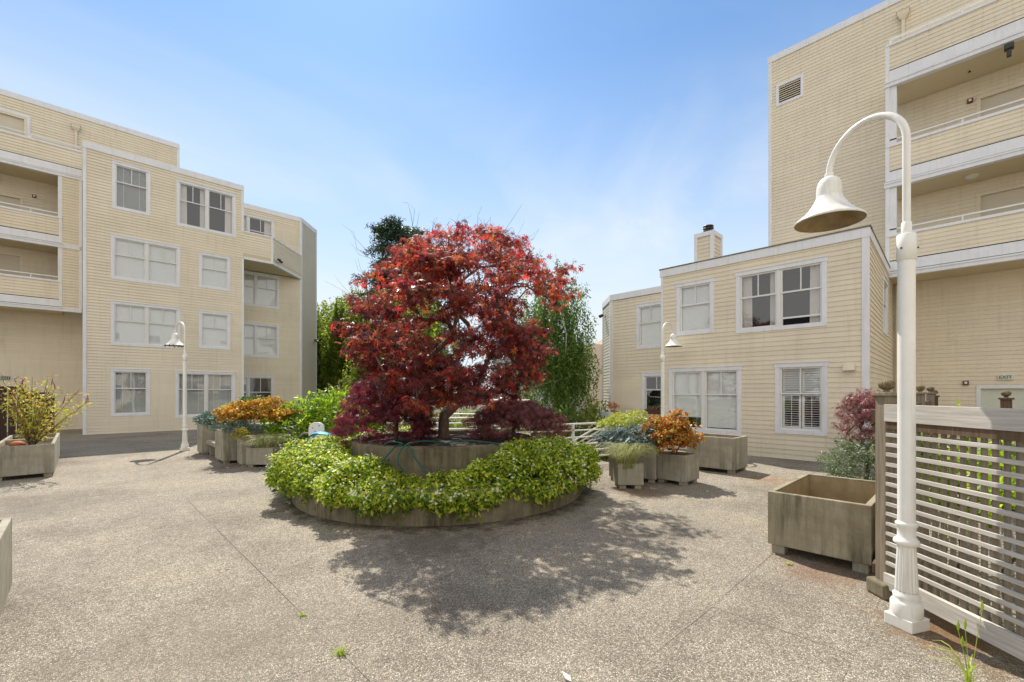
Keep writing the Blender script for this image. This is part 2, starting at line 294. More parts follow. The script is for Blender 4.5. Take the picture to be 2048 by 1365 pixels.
# ================================================================ ground
g = MB(); g.add([(-300, -300, -3.2), (300, -300, -3.2), (300, 300, -3.2), (-300, 300, -3.2)], [(0, 1, 2, 3)])
tag(g.build('ground', MAT['dirt']), kind='structure')
deck = [(-32, -32), (32, -32), (32, 6.78), (13.2, 6.78), (13.2, 6.05), (9.35, 6.05), (9.35, 8.9), (8.5, 9.6), (4.9, 12.9), (5.4, 20), (9.0, 24.0), (12, 30), (-32, 30)]
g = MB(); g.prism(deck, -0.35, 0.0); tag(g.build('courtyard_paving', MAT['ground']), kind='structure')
g = MB()
def joint(x0, y0, x1, y1, w=0.011):
    n = max(2, int(math.hypot(x1-x0, y1-y0)/0.5)); dx, dy = (x1-x0), (y1-y0); l = math.hypot(dx, dy); px, py = -dy/l, dx/l
    vs = []
    for i in range(n+1):
        t = i/n; ww = w*random.uniform(0.04, 0.30); o = random.uniform(-.003, .003)
        vs += [(x0+dx*t+px*(o+ww), y0+dy*t+py*(o+ww), 0.004), (x0+dx*t+px*(o-ww), y0+dy*t+py*(o-ww), 0.004)]
    g.add(vs, [(2*i, 2*i+1, 2*i+3, 2*i+2) for i in range(n)])
for (x0, y0, x1, y1) in [(2.0, .545, 13, .545), (1.23, 1.0, 1.2, 24.6), (0.3, 2.82, 2.3, 2.84), (2.6, 1.45, 3.6, 1.45), (3.6, 1.45, 3.6, 0.55), (3.6, 1.45, 6.0, 1.5), (7.3, 2.37, 12.9, 2.37), (7.3, 2.37, 7.3, 0.6),
                         (-3, 6.4, 2.4, 6.4), (-1.9, 6.4, -1.9, 18), (-12, 10.4, 2.6, 10.4), (-3.0, 14.5, 2.2, 14.5), (-12, 18.4, 5, 18.4), (-5.4, 6.4, -5.4, 24), (-3.5, 2.82, 0.3, 2.82), (5.6, 2.0, 6.0, 4.2)]:
    joint(x0, y0, x1, y1)
tag(g.build('paving_joints', MAT['joint']), kind='structure')

# ================================================================ buildings
COURSE = 0.121; LIP = 0.013
class Wall:
    """a vertical wall from p0 to p1; n = outward normal; u measured from p0"""
    def __init__(s, p0, p1, flip=False):
        s.p0 = Vector((*p0, 0)); s.L = (Vector((*p1, 0))-s.p0).length; s.u = (Vector((*p1, 0))-s.p0)/s.L
        s.n = Vector((s.u.y, -s.u.x, 0)); s.n = -s.n if flip else s.n; s.flip = flip; s.lip = .014 if p0[0] > 11 else .022
    def P(s, u, z, off=0): return s.p0+s.u*u+s.n*off+Vector((0, 0, z))
    def siding(s, mb, z0, z1, holes=(), u0=0.0, u1=None):
        u1 = s.L if u1 is None else u1
        ks = math.floor(z0/COURSE); zc = ks*COURSE
        while zc < z1-1e-6:
            zz = {max(zc, z0), min(zc+COURSE, z1)}
            for (a, b, c, d) in holes:
                for q in (c, d):
                    if max(zc, z0) < q < min(zc+COURSE, z1): zz.add(q)
            zz = sorted(zz)
            for za, zb in zip(zz[:-1], zz[1:]):
                if zb-za < 1e-5: continue
                mid = (za+zb)/2; cuts = sorted([(a, b) for (a, b, c, d) in holes if c < mid < d]); segs = []; cu = u0
                for a, b in cuts:
                    if a > cu: segs.append((cu, min(a, u1)))
                    cu = max(cu, b)
                if cu < u1: segs.append((cu, u1))
                oa = s.lip*(1-(za-zc)/COURSE)+0.004; ob = s.lip*(1-(zb-zc)/COURSE)+0.004
                for a, b in segs:
                    q = [s.P(a, za, oa), s.P(b, za, oa), s.P(b, zb, ob), s.P(a, zb, ob)]
                    mb.add(q, [(0, 1, 2, 3)] if not s.flip else [(3, 2, 1, 0)])
                    if abs(za-zc) < 1e-6:
                        mb.add([s.P(a, za, 0.0), s.P(b, za, 0.0), s.P(b, za, oa), s.P(a, za, oa)], [(0, 1, 2, 3)])
            zc += COURSE
    def bx(s, mb, u0, u1, z0, z1, o0, o1):
        vs = [s.P(u, z, o) for z in (z0, z1) for o in (o0, o1) for u in (u0, u1)]
        mb.add(vs, [(0, 2, 3, 1), (4, 5, 7, 6), (0, 1, 5, 4), (2, 6, 7, 3), (0, 4, 6, 2), (1, 3, 7, 5)])
def window(bld, w, u0, u1, z0, z1, units=1, fill='blind', split=0.42, muntin=True, vis=(None, None), open_sash=False, label=None, casing=0.105, drop=1.0, slat=None):
    """u0..z1 are the outer edges of the casing. Returns hole rectangle"""
    c = casing
    m = MB(); E = 0.026
    w.bx(m, u0, u0+c, z0+c, z1-c, -0.06, E); w.bx(m, u1-c, u1, z0+c, z1-c, -0.06, E)
    w.bx(m, u0-0.02, u1+0.02, z1-c, z1, -0.06, E+0.01); w.bx(m, u0, u1, z0, z0+c, -0.06, E+0.004)
    w.bx(m, u0-0.03, u1+0.03, z1, z1+0.022, -0.01, E+0.03)
    fr = m.build('window', MAT['trim'], bld)
    if label: fr['label'] = label
    iu0, iu1, iz0, iz1 = u0+c, u1-c, z0+c, z1-c
    mu = 0.085 if units > 1 else 0; uw = (iu1-iu0-mu*(units-1))/units
    sa = MB(); gl = MB(); bl = MB(); si = MB(); t = 0.042
    zm = iz1-(iz1-iz0)*split
    for k in range(units):
        a = iu0+k*(uw+mu); b = a+uw
        if k < units-1: w.bx(sa, b, b+mu, iz0, iz1, -0.06, 0.014)
        # upper sash
        for (x0, x1, y0, y1) in [(a, a+t, zm, iz1), (b-t, b, zm, iz1), (a+t, b-t, iz1-t, iz1), (a, b, zm-0.02, zm+0.022)]: w.bx(sa, x0, x1, y0+(0.022 if x1-x0 < t+1e-6 else 0), y1, -0.05, -0.008)
        if muntin: w.bx(sa, (a+b)/2-0.013, (a+b)/2+0.013, zm+0.022, iz1-t, -0.045, -0.012)
        # lower sash
        lift = 0.0
        if open_sash and k == units-1: lift = 0.17
        for (x0, x1, y0, y1) in [(a, a+t, iz0, zm-0.02), (b-t, b, iz0, zm-0.02), (a+t, b-t, iz0+lift, iz0+lift+t)]: w.bx(sa, x0, x1, y0, y1, -0.075, -0.03)
        q = [w.P(a+t, zm+.022, -0.028), w.P(b-t, zm+.022, -0.028), w.P(b-t, iz1-t, -0.028), w.P(a+t, iz1-t, -0.028)]; gl.add(q, [(0, 1, 2, 3)])
        q = [w.P(a+t, iz0+lift+t, -0.05), w.P(b-t, iz0+lift+t, -0.05), w.P(b-t, zm-.02, -0.05), w.P(a+t, zm-.02, -0.05)]; gl.add(q, [(0, 1, 2, 3)])
        f = fill[k] if isinstance(fill, (list, tuple)) else fill
        f, dr = (f if isinstance(f, tuple) else (f, drop))
        if f in ('blind', 'openblind'):
            zb = iz1-(iz1-iz0)*dr; z = iz1-0.02; st = 0.034; tilt = 1.06 if f == 'blind' else 0.5
            while z > zb+0.02:
                h = st*tilt; q = [w.P(a+.015, z-h, -0.080), w.P(b-.015, z-h, -0.080), w.P(b-.015, z, -0.096), w.P(a+.015, z, -0.096)]; bl.add(q, [(0, 1, 2, 3)])
                z -= st
            w.bx(bl, a+.015, b-.015, zb, zb+0.022, -0.10, -0.078)
            if f == 'openblind':
                for uu in (a+uw*.25, a+uw*.75): w.bx(bl, uu-.004, uu+.004, zb, iz1, -0.079, -0.076)
        elif f == 'curtain':
            for (c0, c1) in ((a+.01, a+uw*.30), (b-uw*.22, b-.01)) if k != 1 else ((b-uw*.32, b-.01),):
                n = 18; vs = []
                for i in range(n+1):
                    uu = c0+(c1-c0)*i/n; o = -0.14+0.018*math.sin(i*2.1)
                    vs += [w.P(uu, iz0, o), w.P(uu*0.96+(c0 if c0 < (a+b)/2 else c1)*0.04, iz1, o)]
                cu = MB(); cu.add(vs, [(2*i, 2*i+2, 2*i+3, 2*i+1) for i in range(n)], True); cu.build('curtain', MAT['curtain'], fr)
        elif f == 'shutter':
            ph = [(zm+.03, iz1-t), (iz0+t, zm-.03)]
            for pi_, (y0, y1) in enumerate(ph):
                for (x0, x1) in ((a+.03, (a+b)/2-.01), ((a+b)/2+.01, b-.03)):
                    for (p, q_, r_, s_) in [(x0, x0+.05, y0, y1), (x1-.05, x1, y0, y1), (x0+.05, x1-.05, y0, y0+.05), (x0+.05, x1-.05, y1-.04, y1)]: w.bx(bl, p, q_, r_, s_, -0.13, -0.10)
                    z = y0+.07
                    while z < y1-.05:
                        tl = 0.055 if pi_ == 0 else 0.014
                        bl.add([w.P(x0+.05, z, -0.095), w.P(x1-.05, z, -0.095), w.P(x1-.05, z+tl, -0.14), w.P(x0+.05, z+tl, -0.14)], [(0, 1, 2, 3)]); z += 0.058
                    if pi_ == 1: w.bx(bl, (x0+x1)/2-.006, (x0+x1)/2+.006, y0+.05, y1-.04, -0.093, -0.085)
    # dark room behind
    o = -0.75; A_, B_, C_, D_ = w.P(iu0, iz0, o), w.P(iu1, iz0, o), w.P(iu1, iz1, o), w.P(iu0, iz1, o)
    a_, b_, c_, d_ = w.P(iu0, iz0, -0.06), w.P(iu1, iz0, -0.06), w.P(iu1, iz1, -0.06), w.P(iu0, iz1, -0.06)
    rm = MB(); rm.add([A_, B_, C_, D_, a_, b_, c_, d_], [(0, 1, 2, 3), (0, 4, 5, 1), (1, 5, 6, 2), (2, 6, 7, 3), (3, 7, 4, 0)])
    sa.build('sash', MAT['sash'], fr); gl.build('pane', MAT['glass'], fr); rm.build('room', MAT['dark'], fr)
    if bl.v: bl.build('shutter' if fill == 'shutter' else 'blind', MAT['blind'], fr)
    return (u0+0.03, u1-0.03, z0+0.03, z1-0.03)
def door(bld, w, u0, u1, z0, z1, col='door'):
    m = MB(); w.bx(m, u0, u0+.09, z0, z1-.09, -.08, .03); w.bx(m, u1-.09, u1, z0, z1-.09, -.08, .03); w.bx(m, u0, u1, z1-.09, z1, -.08, .034)
    d = MB(); w.bx(d, u0+.09, u1-.09, z0, z1-.09, -.10, -.06)
    dd = d.build('door', MAT[col], bld); m.build('frame', MAT['siding'] if col == 'door' else MAT['trim'], dd)
    k = MB(); k.lathe([(0.0, 0), (.028, .005), (.028, .03), (.012, .05), (0.0, .05)], 10)
    ko = k.build('handle', MAT['black'], dd); ko.matrix_local = Matrix.Translation(w.P(u0+.17, z0+1.0, -.06))@w.n.to_track_quat('Z', 'Y').to_matrix().to_4x4()
    return (u0+.04, u1-.04, z0, z1-.04)
def txt(name, body, size, mat, parent, M, ext=0.004):
    cu = bpy.data.curves.new(name, 'FONT'); cu.body = body; cu.size = size; cu.extrude = ext; cu.align_x = 'CENTER'; cu.align_y = 'CENTER'; cu.offset = size*0.012
    o = bpy.data.objects.new(name+'_tmp', cu); COL.objects.link(o); bpy.context.view_layer.update()
    me = bpy.data.meshes.new_from_object(o.evaluated_get(bpy.context.evaluated_depsgraph_get())); bpy.data.objects.remove(o)
    me.materials.clear(); me.materials.append(mat); q = bpy.data.objects.new(name, me); COL.objects.link(q); q.parent = parent; q.matrix_local = M; return q
def wallM(w, u, z, off): # local frame on the wall, x right, y up, z out
    n = w.n; x = Vector((0, 0, 1)).cross(n)
    return Matrix.Translation(w.P(u, z, off))@Matrix((x, Vector((0, 0, 1)), n)).transposed().to_4x4()
MAT['signface'] = paint('sign_face', (0.60, 0.62, 0.52), 0.4, 0.03, 3)
MAT['signgreen'] = paint('sign_green', (0.01, 0.14, 0.06), 0.4, 0.05, 3)
MAT['signgreenface'] = paint('sign_green_face', (0.02, 0.16, 0.08), 0.4, 0.05, 3)
MAT['alarm'] = paint('alarm_red', (0.17, 0.05, 0.035), 0.5, 0.1, 3)
def exit_sign(w, u, z, label, green=False, sz=0.30):
    t_ = thing('exit_sign', label, 'exit sign', w.P(u, z, 0.02))
    Mi = Matrix.Translation(-t_.location)
    h = sz*0.5
    b = MB(); w.bx(b, u-sz/2, u+sz/2, z-h/2, z+h/2, 0.02, 0.06); o = b.build('housing', MAT['sash'], t_, 0.006); o.matrix_local = Mi
    f = MB(); w.bx(f, u-sz/2+.012, u+sz/2-.012, z-h/2+.012, z+h/2-.012, 0.06, 0.064); o = f.build('face', MAT['signgreenface'] if green else MAT['signface'], t_); o.matrix_local = Mi
    txt('lettering', 'EXIT', sz*0.42, MAT['signface'] if green else MAT['signgreen'], t_, Mi@wallM(w, u, z, 0.066))
def alarm(w, u, z, label):
    t_ = thing('fire_alarm', label, 'fire alarm', w.P(u, z, 0.02), group='fire alarms on the walls'); Mi = Matrix.Translation(-t_.location)
    b = MB(); w.bx(b, u-.065, u+.065, z-.065, z+.065, 0.015, 0.07); b.build('housing', MAT['alarm'], t_, .006).matrix_local = Mi
    b = MB(); w.bx(b, u-.03, u+.03, z-.025, z+.035, 0.07, 0.095); b.build('strobe', MAT['blind'], t_, .006).matrix_local = Mi
def scupper(bld, w, u, z, dn):
    """rain-water box and pipe"""
    m = MB(); q = lambda uu, zz, o: w.P(u+uu, z+zz, o)
    m.add([q(-.15, 0, 0.03), q(.15, 0, 0.03), q(.15, 0, .20), q(-.15, 0, .20), q(-.14, -.12, 0.03), q(.14, -.12, .03), q(.14, -.12, .19), q(-.14, -.12, .19), q(-.05, -.26, .03), q(.05, -.26, .03), q(.05, -.26, .12), q(-.05, -.26, .12)],
          [(0, 1, 2, 3), (3, 2, 6, 7), (0, 3, 7, 4), (1, 5, 6, 2), (7, 6, 10, 11), (4, 7, 11, 8), (5, 9, 10, 6), (8, 11, 10, 9)])
    w.bx(m, u-.17, u+.17, z-.005, z+.03, .03, .22)
    w.bx(m, u-.04, u+.04, dn, z-.26, .03, .11)
    m.build('downspout', MAT['siding'], bld)
def walkway(bld, w, u0, u1, cap, depth, side_trim=None, rail=True, rpost=1.55, bracket=True):
    """open gallery edge: siding parapet, white cap, fascia, beam, soffit and floor slab behind w (plane of parapet)"""
    s = MB(); w.siding(s, cap-0.80, cap-0.075, u0=u0+.10, u1=u1-.10 if side_trim else u1); s.build('parapet', MAT['siding'], bld)
    t = MB(); w.bx(t, u0, u1, cap-.075, cap, -.10, .045)
    w.bx(t, u0, u0+.10, cap-1.12, cap-.075, -.08, .03)
    if side_trim: w.bx(t, u1-.10, u1, cap-1.12, cap-.075, -.08, .03)
    w.bx(t, u0+.1, u1-(.1 if side_trim else 0), cap-1.12, cap-.83, -.05, .022)
    w.bx(t, u0-.03, u1+.03, cap-1.31, cap-1.15, -.12, .05); w.bx(t, u0-.03, u1+.03, cap-1.20, cap-1.15, .05, .075)
    t.build('fascia', MAT['trim'], bld)
    g_ = MB(); w.bx(g_, u0+.05, u1, cap-1.16, cap-.70, -.09, -.052); g_.build('parapet_core', MAT['darkgap'], bld)
    b = MB(); w.bx(b, u0, u1, cap-1.14, cap-.02, -.14, -.10); b.build('parapet_back', MAT['siding'], bld)
    f = MB(); w.bx(f, u0-.02, u1, cap-1.295, cap-1.13, -depth+.03, -.14); f.build('gallery_floor', MAT['soffit'], bld)
    if rail:
        r = MB(); w.bx(r, u0+.08, u1-.04, cap+.135, cap+.175, -.06, -.02); u = u0+.12
        while u < u1: w.bx(r, u-.018, u+.018, cap, cap+.135, -.055, -.025); u += rpost
        r.build('handrail', MAT['rail'], bld)
def gallery_lamp(w, u, z, label):
    t_ = thing('gallery_lamp', label, 'wall lamp', w.P(u, z, 0.1), group='dark lamps under the gallery ceilings'); Mi = Matrix.Translation(-t_.location)
    b = MB(); w.bx(b, u-.09, u+.09, z-.07, z+.07, 0.0, .16); b.build('housing', MAT['black'], t_, .01).matrix_local = Mi
    b = MB(); w.bx(b, u-.045, u+.045, z-.26, z-.07, .03, .12); b.build('shade', MAT['black'], t_, .01).matrix_local = Mi
def floodlight(w, u, z, label):
    t_ = thing('floodlight', label, 'floodlight', w.P(u, z, 0.0), group='floodlights on the wall corners'); Mi = Matrix.Translation(-t_.location)
    b = MB(); w.bx(b, u-.05, u+.05, z-.05, z+.05, 0.0, .06); b.tube([w.P(u, z, .05), w.P(u+.05, z+.03, .12)], .015); b.build('bracket', MAT['sash'], t_).matrix_local = Mi
    for k, (du, dz) in enumerate(((-.09, 0.03), (.10, -.01))):
        h = MB(); d = (w.n+Vector((0, 0, -.5))+w.u*du*4).normalized(); c = w.P(u+du, z+dz, .14)
        h.tube([c-d*.04, c, c+d*.10, c+d*.13], [.03, .055, .06, .07], 10); h.build('lamp_head', MAT['black'], t_).matrix_local = Mi

TOP = 14.65; CAPS = [12.33, 9.25, 6.51]; H_L = 11.74; H_R = 5.51
# ---------------- left building
LB = thing('apartment_building', 'cream four-storey block with chamfered corner and open galleries, left of the maple', 'building', (0, 0, 0))
fw = Wall((0.08, 24.75), (5.72, 24.75)); o = 0.08
holes = []
for (a0, a1, z0, z1, un, fl, kw) in [(0.96, 2.19, 9.30, 11.26, 1, 'openblind', dict(split=.40)), (3.10, 5.40, 9.15, 11.21, 2, 'curtain', {}), (0.92, 3.23, 6.38, 8.21, 2, 'blind', {}), (3.93, 5.17, 6.51, 8.14, 1, 'blind', {}),
                                      (0.92, 3.23, 3.65, 5.47, 2, 'blind', {}), (3.93, 5.17, 3.72, 5.45, 1, 'blind', {}), (0.92, 2.18, 0.70, 2.67, 1, 'openblind', dict(split=.40)), (3.06, 5.37, 0.55, 2.65, 2, 'openblind', dict(split=.38))]:
    holes.append(window(LB, fw, a0-o, a1-o, z0, z1, un, fl, **kw))
s = MB(); fw.siding(s, -0.05, H_L-.26, holes, .11)
# parapet over the recess, then the 45 degree part
pw = Wall((5.72, 24.75), (7.03, 24.75)); pw.siding(s, 8.30, 9.50)
cw = Wall((7.03, 24.75), (9.16, 26.95)); cw.siding(s, 8.30, 9.50, u0=.06)
rw = Wall((5.0, 26.95), (9.16, 26.95)); rh = []
for (a0, a1, z0, z1, un, fl, kw) in [(5.2, 7.72, 9.30, 11.2, 2, 'curtain', dict(split=.42)), (5.66, 7.98, 6.32, 8.14, 2, 'blind', {}), (5.66, 7.98, 3.60, 5.42, 2, 'blind', {}), (5.2, 7.72, 0.50, 2.60, 2, [('blind', .2), ('none', 0)], {})]:
    rh.append(window(LB, rw, a0-5.0, a1-5.0, z0, z1, un, fl, **kw))
rw.siding(s, -0.05, 8.19, rh, u1=rw.L-.08); rw.siding(s, 8.6, H_L-.26, rh, u1=rw.L-.08)
s.build('wall_siding', MAT['siding'], LB)
c2 = Wall((9.16, 26.95), (10.53, 28.37)); s = MB(); c2.siding(s, -0.05, H_L-.26, u0=.08, u1=c2.L-.07)
MAT['siding2'] = paint('siding_grey_cream', (0.60, 0.56, 0.46), 0.6, 0.06, 0.9, 0.2, (0.4, 0.36, 0.28))
s.build('chamfer_siding', MAT['siding2'], LB)
t = MB()
fw.bx(t, 0, .11, -.05, H_L-.26, -.02, .035); fw.bx(t, -.01, fw.L+.02, H_L-.26, H_L, -.1, .045); fw.bx(t, fw.L-.09, fw.L+.02, 9.5, H_L-.26, -.04, .03); fw.bx(t, fw.L-.07, fw.L+.02, -.05, 8.19, -.04, .03)
pw.bx(t, .02, pw.L, 8.19, 8.30, -.1, .035); pw.bx(t, .02, pw.L, 9.5, 9.57, -.1, .045); pw.bx(t, pw.L-.08, pw.L+.02, 8.3, 9.5, -.04, .032)
cw.bx(t, 0, cw.L, 8.19, 8.30, -.1, .035); cw.bx(t, 0, cw.L, 9.5, 9.57, -.1, .045)
rw.bx(t, .6, rw.L+.02, H_L-.26, H_L, -.1, .045); rw.bx(t, rw.L-.08, rw.L+.01, -.05, 8.19, -.04, .03); rw.bx(t, rw.L-.08, rw.L+.01, 9.5, H_L-.26, -.04, .03)
c2.bx(t, 0.0, .08, -.05, H_L-.26, -.04, .033); c2.bx(t, .02, c2.L+.03, H_L-.26, H_L, -.1, .04); c2.bx(t, c2.L-.07, c2.L+.03, -.05, H_L-.26, -.04, .03)
t.build('trim', MAT['trim'], LB)
t = MB(); t.prism([(5.72, 24.72), (7.03, 24.72), (9.16, 26.92), (5.72, 26.92)], 8.21, 8.45); t.build('balcony_soffit', MAT['soffit'], LB)
t = MB(); t.prism([(.09, 24.80), (.125, 24.80), (.125, 28.9), (.09, 28.9)], -.05, H_L-.02); t.build('side_cheek', MAT['siding'], LB)
t = MB(); t.prism([(5.72, 24.80), (5.72, 26.93), (5.69, 26.93), (5.69, 24.80)], -.05, H_L-.02); t.build('recess_cheek', MAT['siding'], LB)
r_ = MB(); r_.prism([(.12, 25.6), (5.6, 25.6), (5.6, 27.8), (9.0, 27.8), (10.5, 28.5), (10.5, 44), (-14, 44), (-14, 29.75), (.12, 29.75)], -.2, H_L-.1)
r_.prism([(.1, 24.78), (5.70, 24.78), (5.70, 26.97), (9.13, 26.97), (10.5, 28.38), (10.5, 44), (.1, 44)], H_L-.1, H_L-.06)
r_.prism([(-14, 29.75), (3.6, 29.75), (3.6, 44), (-14, 44)], H_L-.1, TOP-.1); r_.prism([(-14, 28.92), (3.70, 28.92), (3.70, 44), (-14, 44)], TOP-.1, TOP-.05)
r_.prism([(3.66, 28.95), (3.70, 28.95), (3.70, 44), (3.66, 44)], H_L-.06, TOP-.1)
r_.build('roof_core', MAT['roof'], LB)
bw = Wall((-14, 28.9), (3.73, 28.9)); bh = []
for (a1, z0, z1) in [(-1.66, 11.2, 13.72), (-1.78, 8.1, 10.21), (-1.78, 5.4, 7.70)]:
    bh.append(door(LB, bw, a1-1.15+14, a1+14, z0, z1)); bh.append(door(LB, bw, a1-5.5+14, a1-4.3+14, z0, z1))
s = MB(); bw.siding(s, -.05, H_L, bh, u1=14.1); bw.siding(s, H_L-.0001, TOP-.24, bh, u1=bw.L-.10); s.build('rear_siding', MAT['siding'], LB)
t = MB(); bw.bx(t, 0, bw.L+.02, TOP-.24, TOP, -.1, .045); bw.bx(t, bw.L-.10, bw.L+.02, H_L-.3, TOP-.24, -.04, .035)
for (a1, z1) in [(-1.66, 13.72)]: bw.bx(t, a1-1.25+14, a1+14.1, z1, z1+.12, -.02, .045); bw.bx(t, a1+14, a1+14.1, 11.2, z1, -.02, .045)
t.build('rear_trim', MAT['trim'], LB)
scupper(LB, bw, 14-.13, 14.0, 11.2)
gw = Wall((-14, 27.4), (0.06, 27.4))
for i, c in enumerate(CAPS): walkway(LB, gw, 0, (14.06 if i == 0 else 13.45), c, 1.5, side_trim=(i > 0))
t = MB()
for i in (1, 2):
    lo = CAPS[i]; hi = CAPS[i-1]-1.31
    gw.bx(t, 13.45-.13, 13.45, lo, hi, -.12, .02)
    if i == 1: gw.bx(t, 13.48, 14.0, 7.94, 8.10, -.1, .05)
gw.bx(t, 13.48, 14.06, 5.20, 5.36, -.1, .05); gw.bx(t, 13.97, 14.07, 5.36, 7.94, -.05, .03); gw.bx(t, 13.97, 14.07, 8.10, 11.02, -.05, .03)
t.build('gallery_post', MAT['trim'], LB)
s = MB(); gw.siding(s, 5.36, 11.02, u0=13.45, u1=14.07); s.build('gallery_end_wall', MAT['siding'], LB)
exit_sign(bw, 14-2.31, 2.32, 'green exit sign on the shaded wall at the left edge', True, .34)
alarm(bw, 14-1.45, 10.35, 'small dark red fire alarm beside the top gallery door of the left building')
gallery_lamp(bw, 14-2.6, 10.75, 'black lamp under the gallery ceiling of the left building')
floodlight(c2, c2.L-.45, 4.85, 'double floodlight on the grey chamfered corner of the left building')
floodlight(cw, .35, 8.48, 'small floodlight on the angled balcony parapet')

# ---------------- wing closing the courtyard behind the viewer (seen in the windows)
SB = thing('apartment_building', 'cream wing closing the courtyard behind the viewpoint, seen only reflected in the windows', 'building', (0, 0, 0))
for (p0, p1, hgt) in (((16, -17), (-16, -17), 7.6),):
    ww = Wall(p0, p1); hs = []; k = 0; f_ = MB(); g2 = MB(); u = 2.0
    while u < ww.L-3:
        for z0 in (.8, 3.7, 6.5):
            a_, b_ = u, u+(2.2 if k % 2 else 1.2); z1 = z0+1.7; hs.append((a_, b_, z0, z1)); g2 = MB(); g2.add([ww.P(a_, z0, -.05), ww.P(b_, z0, -.05), ww.P(b_, z1, -.05), ww.P(a_, z1, -.05)], [(0, 1, 2, 3)])
            f_ = MB(); ww.bx(f_, a_-.1, a_, z0-.1, z1+.1, -.05, .03); ww.bx(f_, b_, b_+.1, z0-.1, z1+.1, -.05, .03); ww.bx(f_, a_, b_, z1, z1+.1, -.05, .03); ww.bx(f_, a_, b_, z0-.1, z0, -.05, .03); ww.bx(f_, a_, b_, z0+.9, z0+.96, -.04, .0); ww.bx(f_, (a_+b_)/2-.03, (a_+b_)/2+.03, z0, z0+.9, -.04, .0); ww.bx(f_, (a_+b_)/2-.03, (a_+b_)/2+.03, z0+.96, z1, -.04, .0)
            g2.build('pane', MAT['dark'], f_.build('window', MAT['trim'], SB))
        u += 3.6; k += 1
    s = MB(); ww.siding(s, -.02, hgt-.26, hs); s.build('wall_siding', MAT['siding'], SB); t = MB(); ww.bx(t, 0, ww.L, hgt-.26, hgt, -.2, .04); t.build('trim', MAT['trim'], SB)
# ---------------- right building
RB = thing('apartment_building', 'cream two-storey wing with chimney joined to a tall block with galleries, right of the maple', 'building', (0, 0, 0))
fr_ = Wall((13.0, 6.78), (13.0, 1.71)); b0 = 6.78; rh = []
for (b1, b2, z0, z1, un, fl, kw) in [(6.28, 5.17, 3.40, 4.96, 1, 'blind', {}), (4.58, 2.49, 3.31, 4.98, 2, 'curtain', dict(open_sash=True)), (6.52, 4.43, 0.52, 2.42, 2, [('blind', .80), ('blind', .96)], dict(split=.40)), (3.61, 2.48, .64, 2.44, 1, 'shutter', dict(split=.42))]:
    rh.append(window(RB, fr_, b0-b1, b0-b2, z0, z1, un, fl, **kw))
s = MB(); fr_.siding(s, -.02, H_R-.25, rh, .05, fr_.L-.11)
sb = Wall((15.0, 9.95), (15.0, 6.6)); sh = []
for (b1, b2, z0, z1, un, fl, kw) in [(8.81, 7.7, 3.31, 4.97, 1, 'blind', {}), (8.57, 7.45, .93, 2.40, 1, 'none', dict(split=.40))]:
    sh.append(window(RB, sb, 9.95-b1, 9.95-b2, z0, z1, un, fl, **kw))
sb.siding(s, -3, H_R-.25, sh, .09)
s.build('wall_siding', MAT['siding'], RB)
ch = Wall((16.15, 11.1), (15.0, 9.95)); s = MB(); ch.siding(s, -3, H_R-.25, u0=.06, u1=ch.L-.07); s.build('chamfer_siding', MAT['siding2'], RB)
sd_ = Wall((13.0, 1.71), (19.2, 1.89)); s = MB()
zh = window(RB, sd_, 3.1, 4.35, 3.35, 4.95, 1, 'none'); sd_.siding(s, -.02, H_R-.25, [zh], .03); s.build('side_siding', MAT['siding'], RB)
t = MB()
fr_.bx(t, 0, .06, -3, H_R-.25, -.05, .028); fr_.bx(t, fr_.L-.11, fr_.L+.0, -.02, H_R-.25, -.04, .034); fr_.bx(t, -.03, fr_.L+.04, H_R-.25, H_R-.03, -.1, .045)
sd_.bx(t, -.03, .035, -.02, H_R-.25, -.04, .03); sd_.bx(t, .0, sd_.L, H_R-.25, H_R-.03, -.1, .04)
sb.bx(t, -.01, 3.3, H_R-.23, H_R, -.1, .045); sb.bx(t, 0, .09, -3, H_R-.23, -.04, .033)
ch.bx(t, 0, ch.L, H_R-.23, H_R, -.1, .04); ch.bx(t, 0, .06, -3, H_R-.23, -.04, .03); ch.bx(t, ch.L-.07, ch.L, -3, H_R-.23, -.04, .03)
t.build('trim', MAT['trim'], RB)
t = MB(); fr_.bx(t, -.05, fr_.L+.06, H_R-.03, H_R+.005, -.2, .06); sd_.bx(t, .08, sd_.L-1.4, H_R-.03, H_R+.003, -.2, .055); t.build('mossy_coping', MAT['capmoss'], RB)
r_ = MB(); r_.prism([(13.8, 2.6), (13.8, 6.8), (15.8, 6.8), (15.8, 9.9), (16.9, 11.1), (30, 11.1), (30, 2.6)], -3.2, H_R-.2)
r_.prism([(13.05, 1.75), (13.05, 6.75), (15.05, 6.75), (15.05, 9.93), (16.1, 11.0), (30, 11.0), (30, 2.6), (19.2, 2.0)], H_R-.2, H_R-.12)
r_.prism([(20.0, -14), (20.0, 5.5), (30, 5.5), (30, -14)], -.2, TOP-.1); r_.prism([(19.22, -14), (19.22, 5.55), (30, 5.55), (30, -14)], TOP-.1, TOP-.05)
r_.prism([(19.25, 5.52), (30, 5.52), (30, 5.55), (19.25, 5.55)], H_R-.3, TOP-.1); r_.build('roof_core', MAT['roof'], RB)
t = MB(); t.prism([(13.03, 6.76), (15.02, 6.76), (15.02, 6.79), (13.03, 6.79)], -.5, H_R-.1); t.build('return_wall', MAT['siding'], RB)
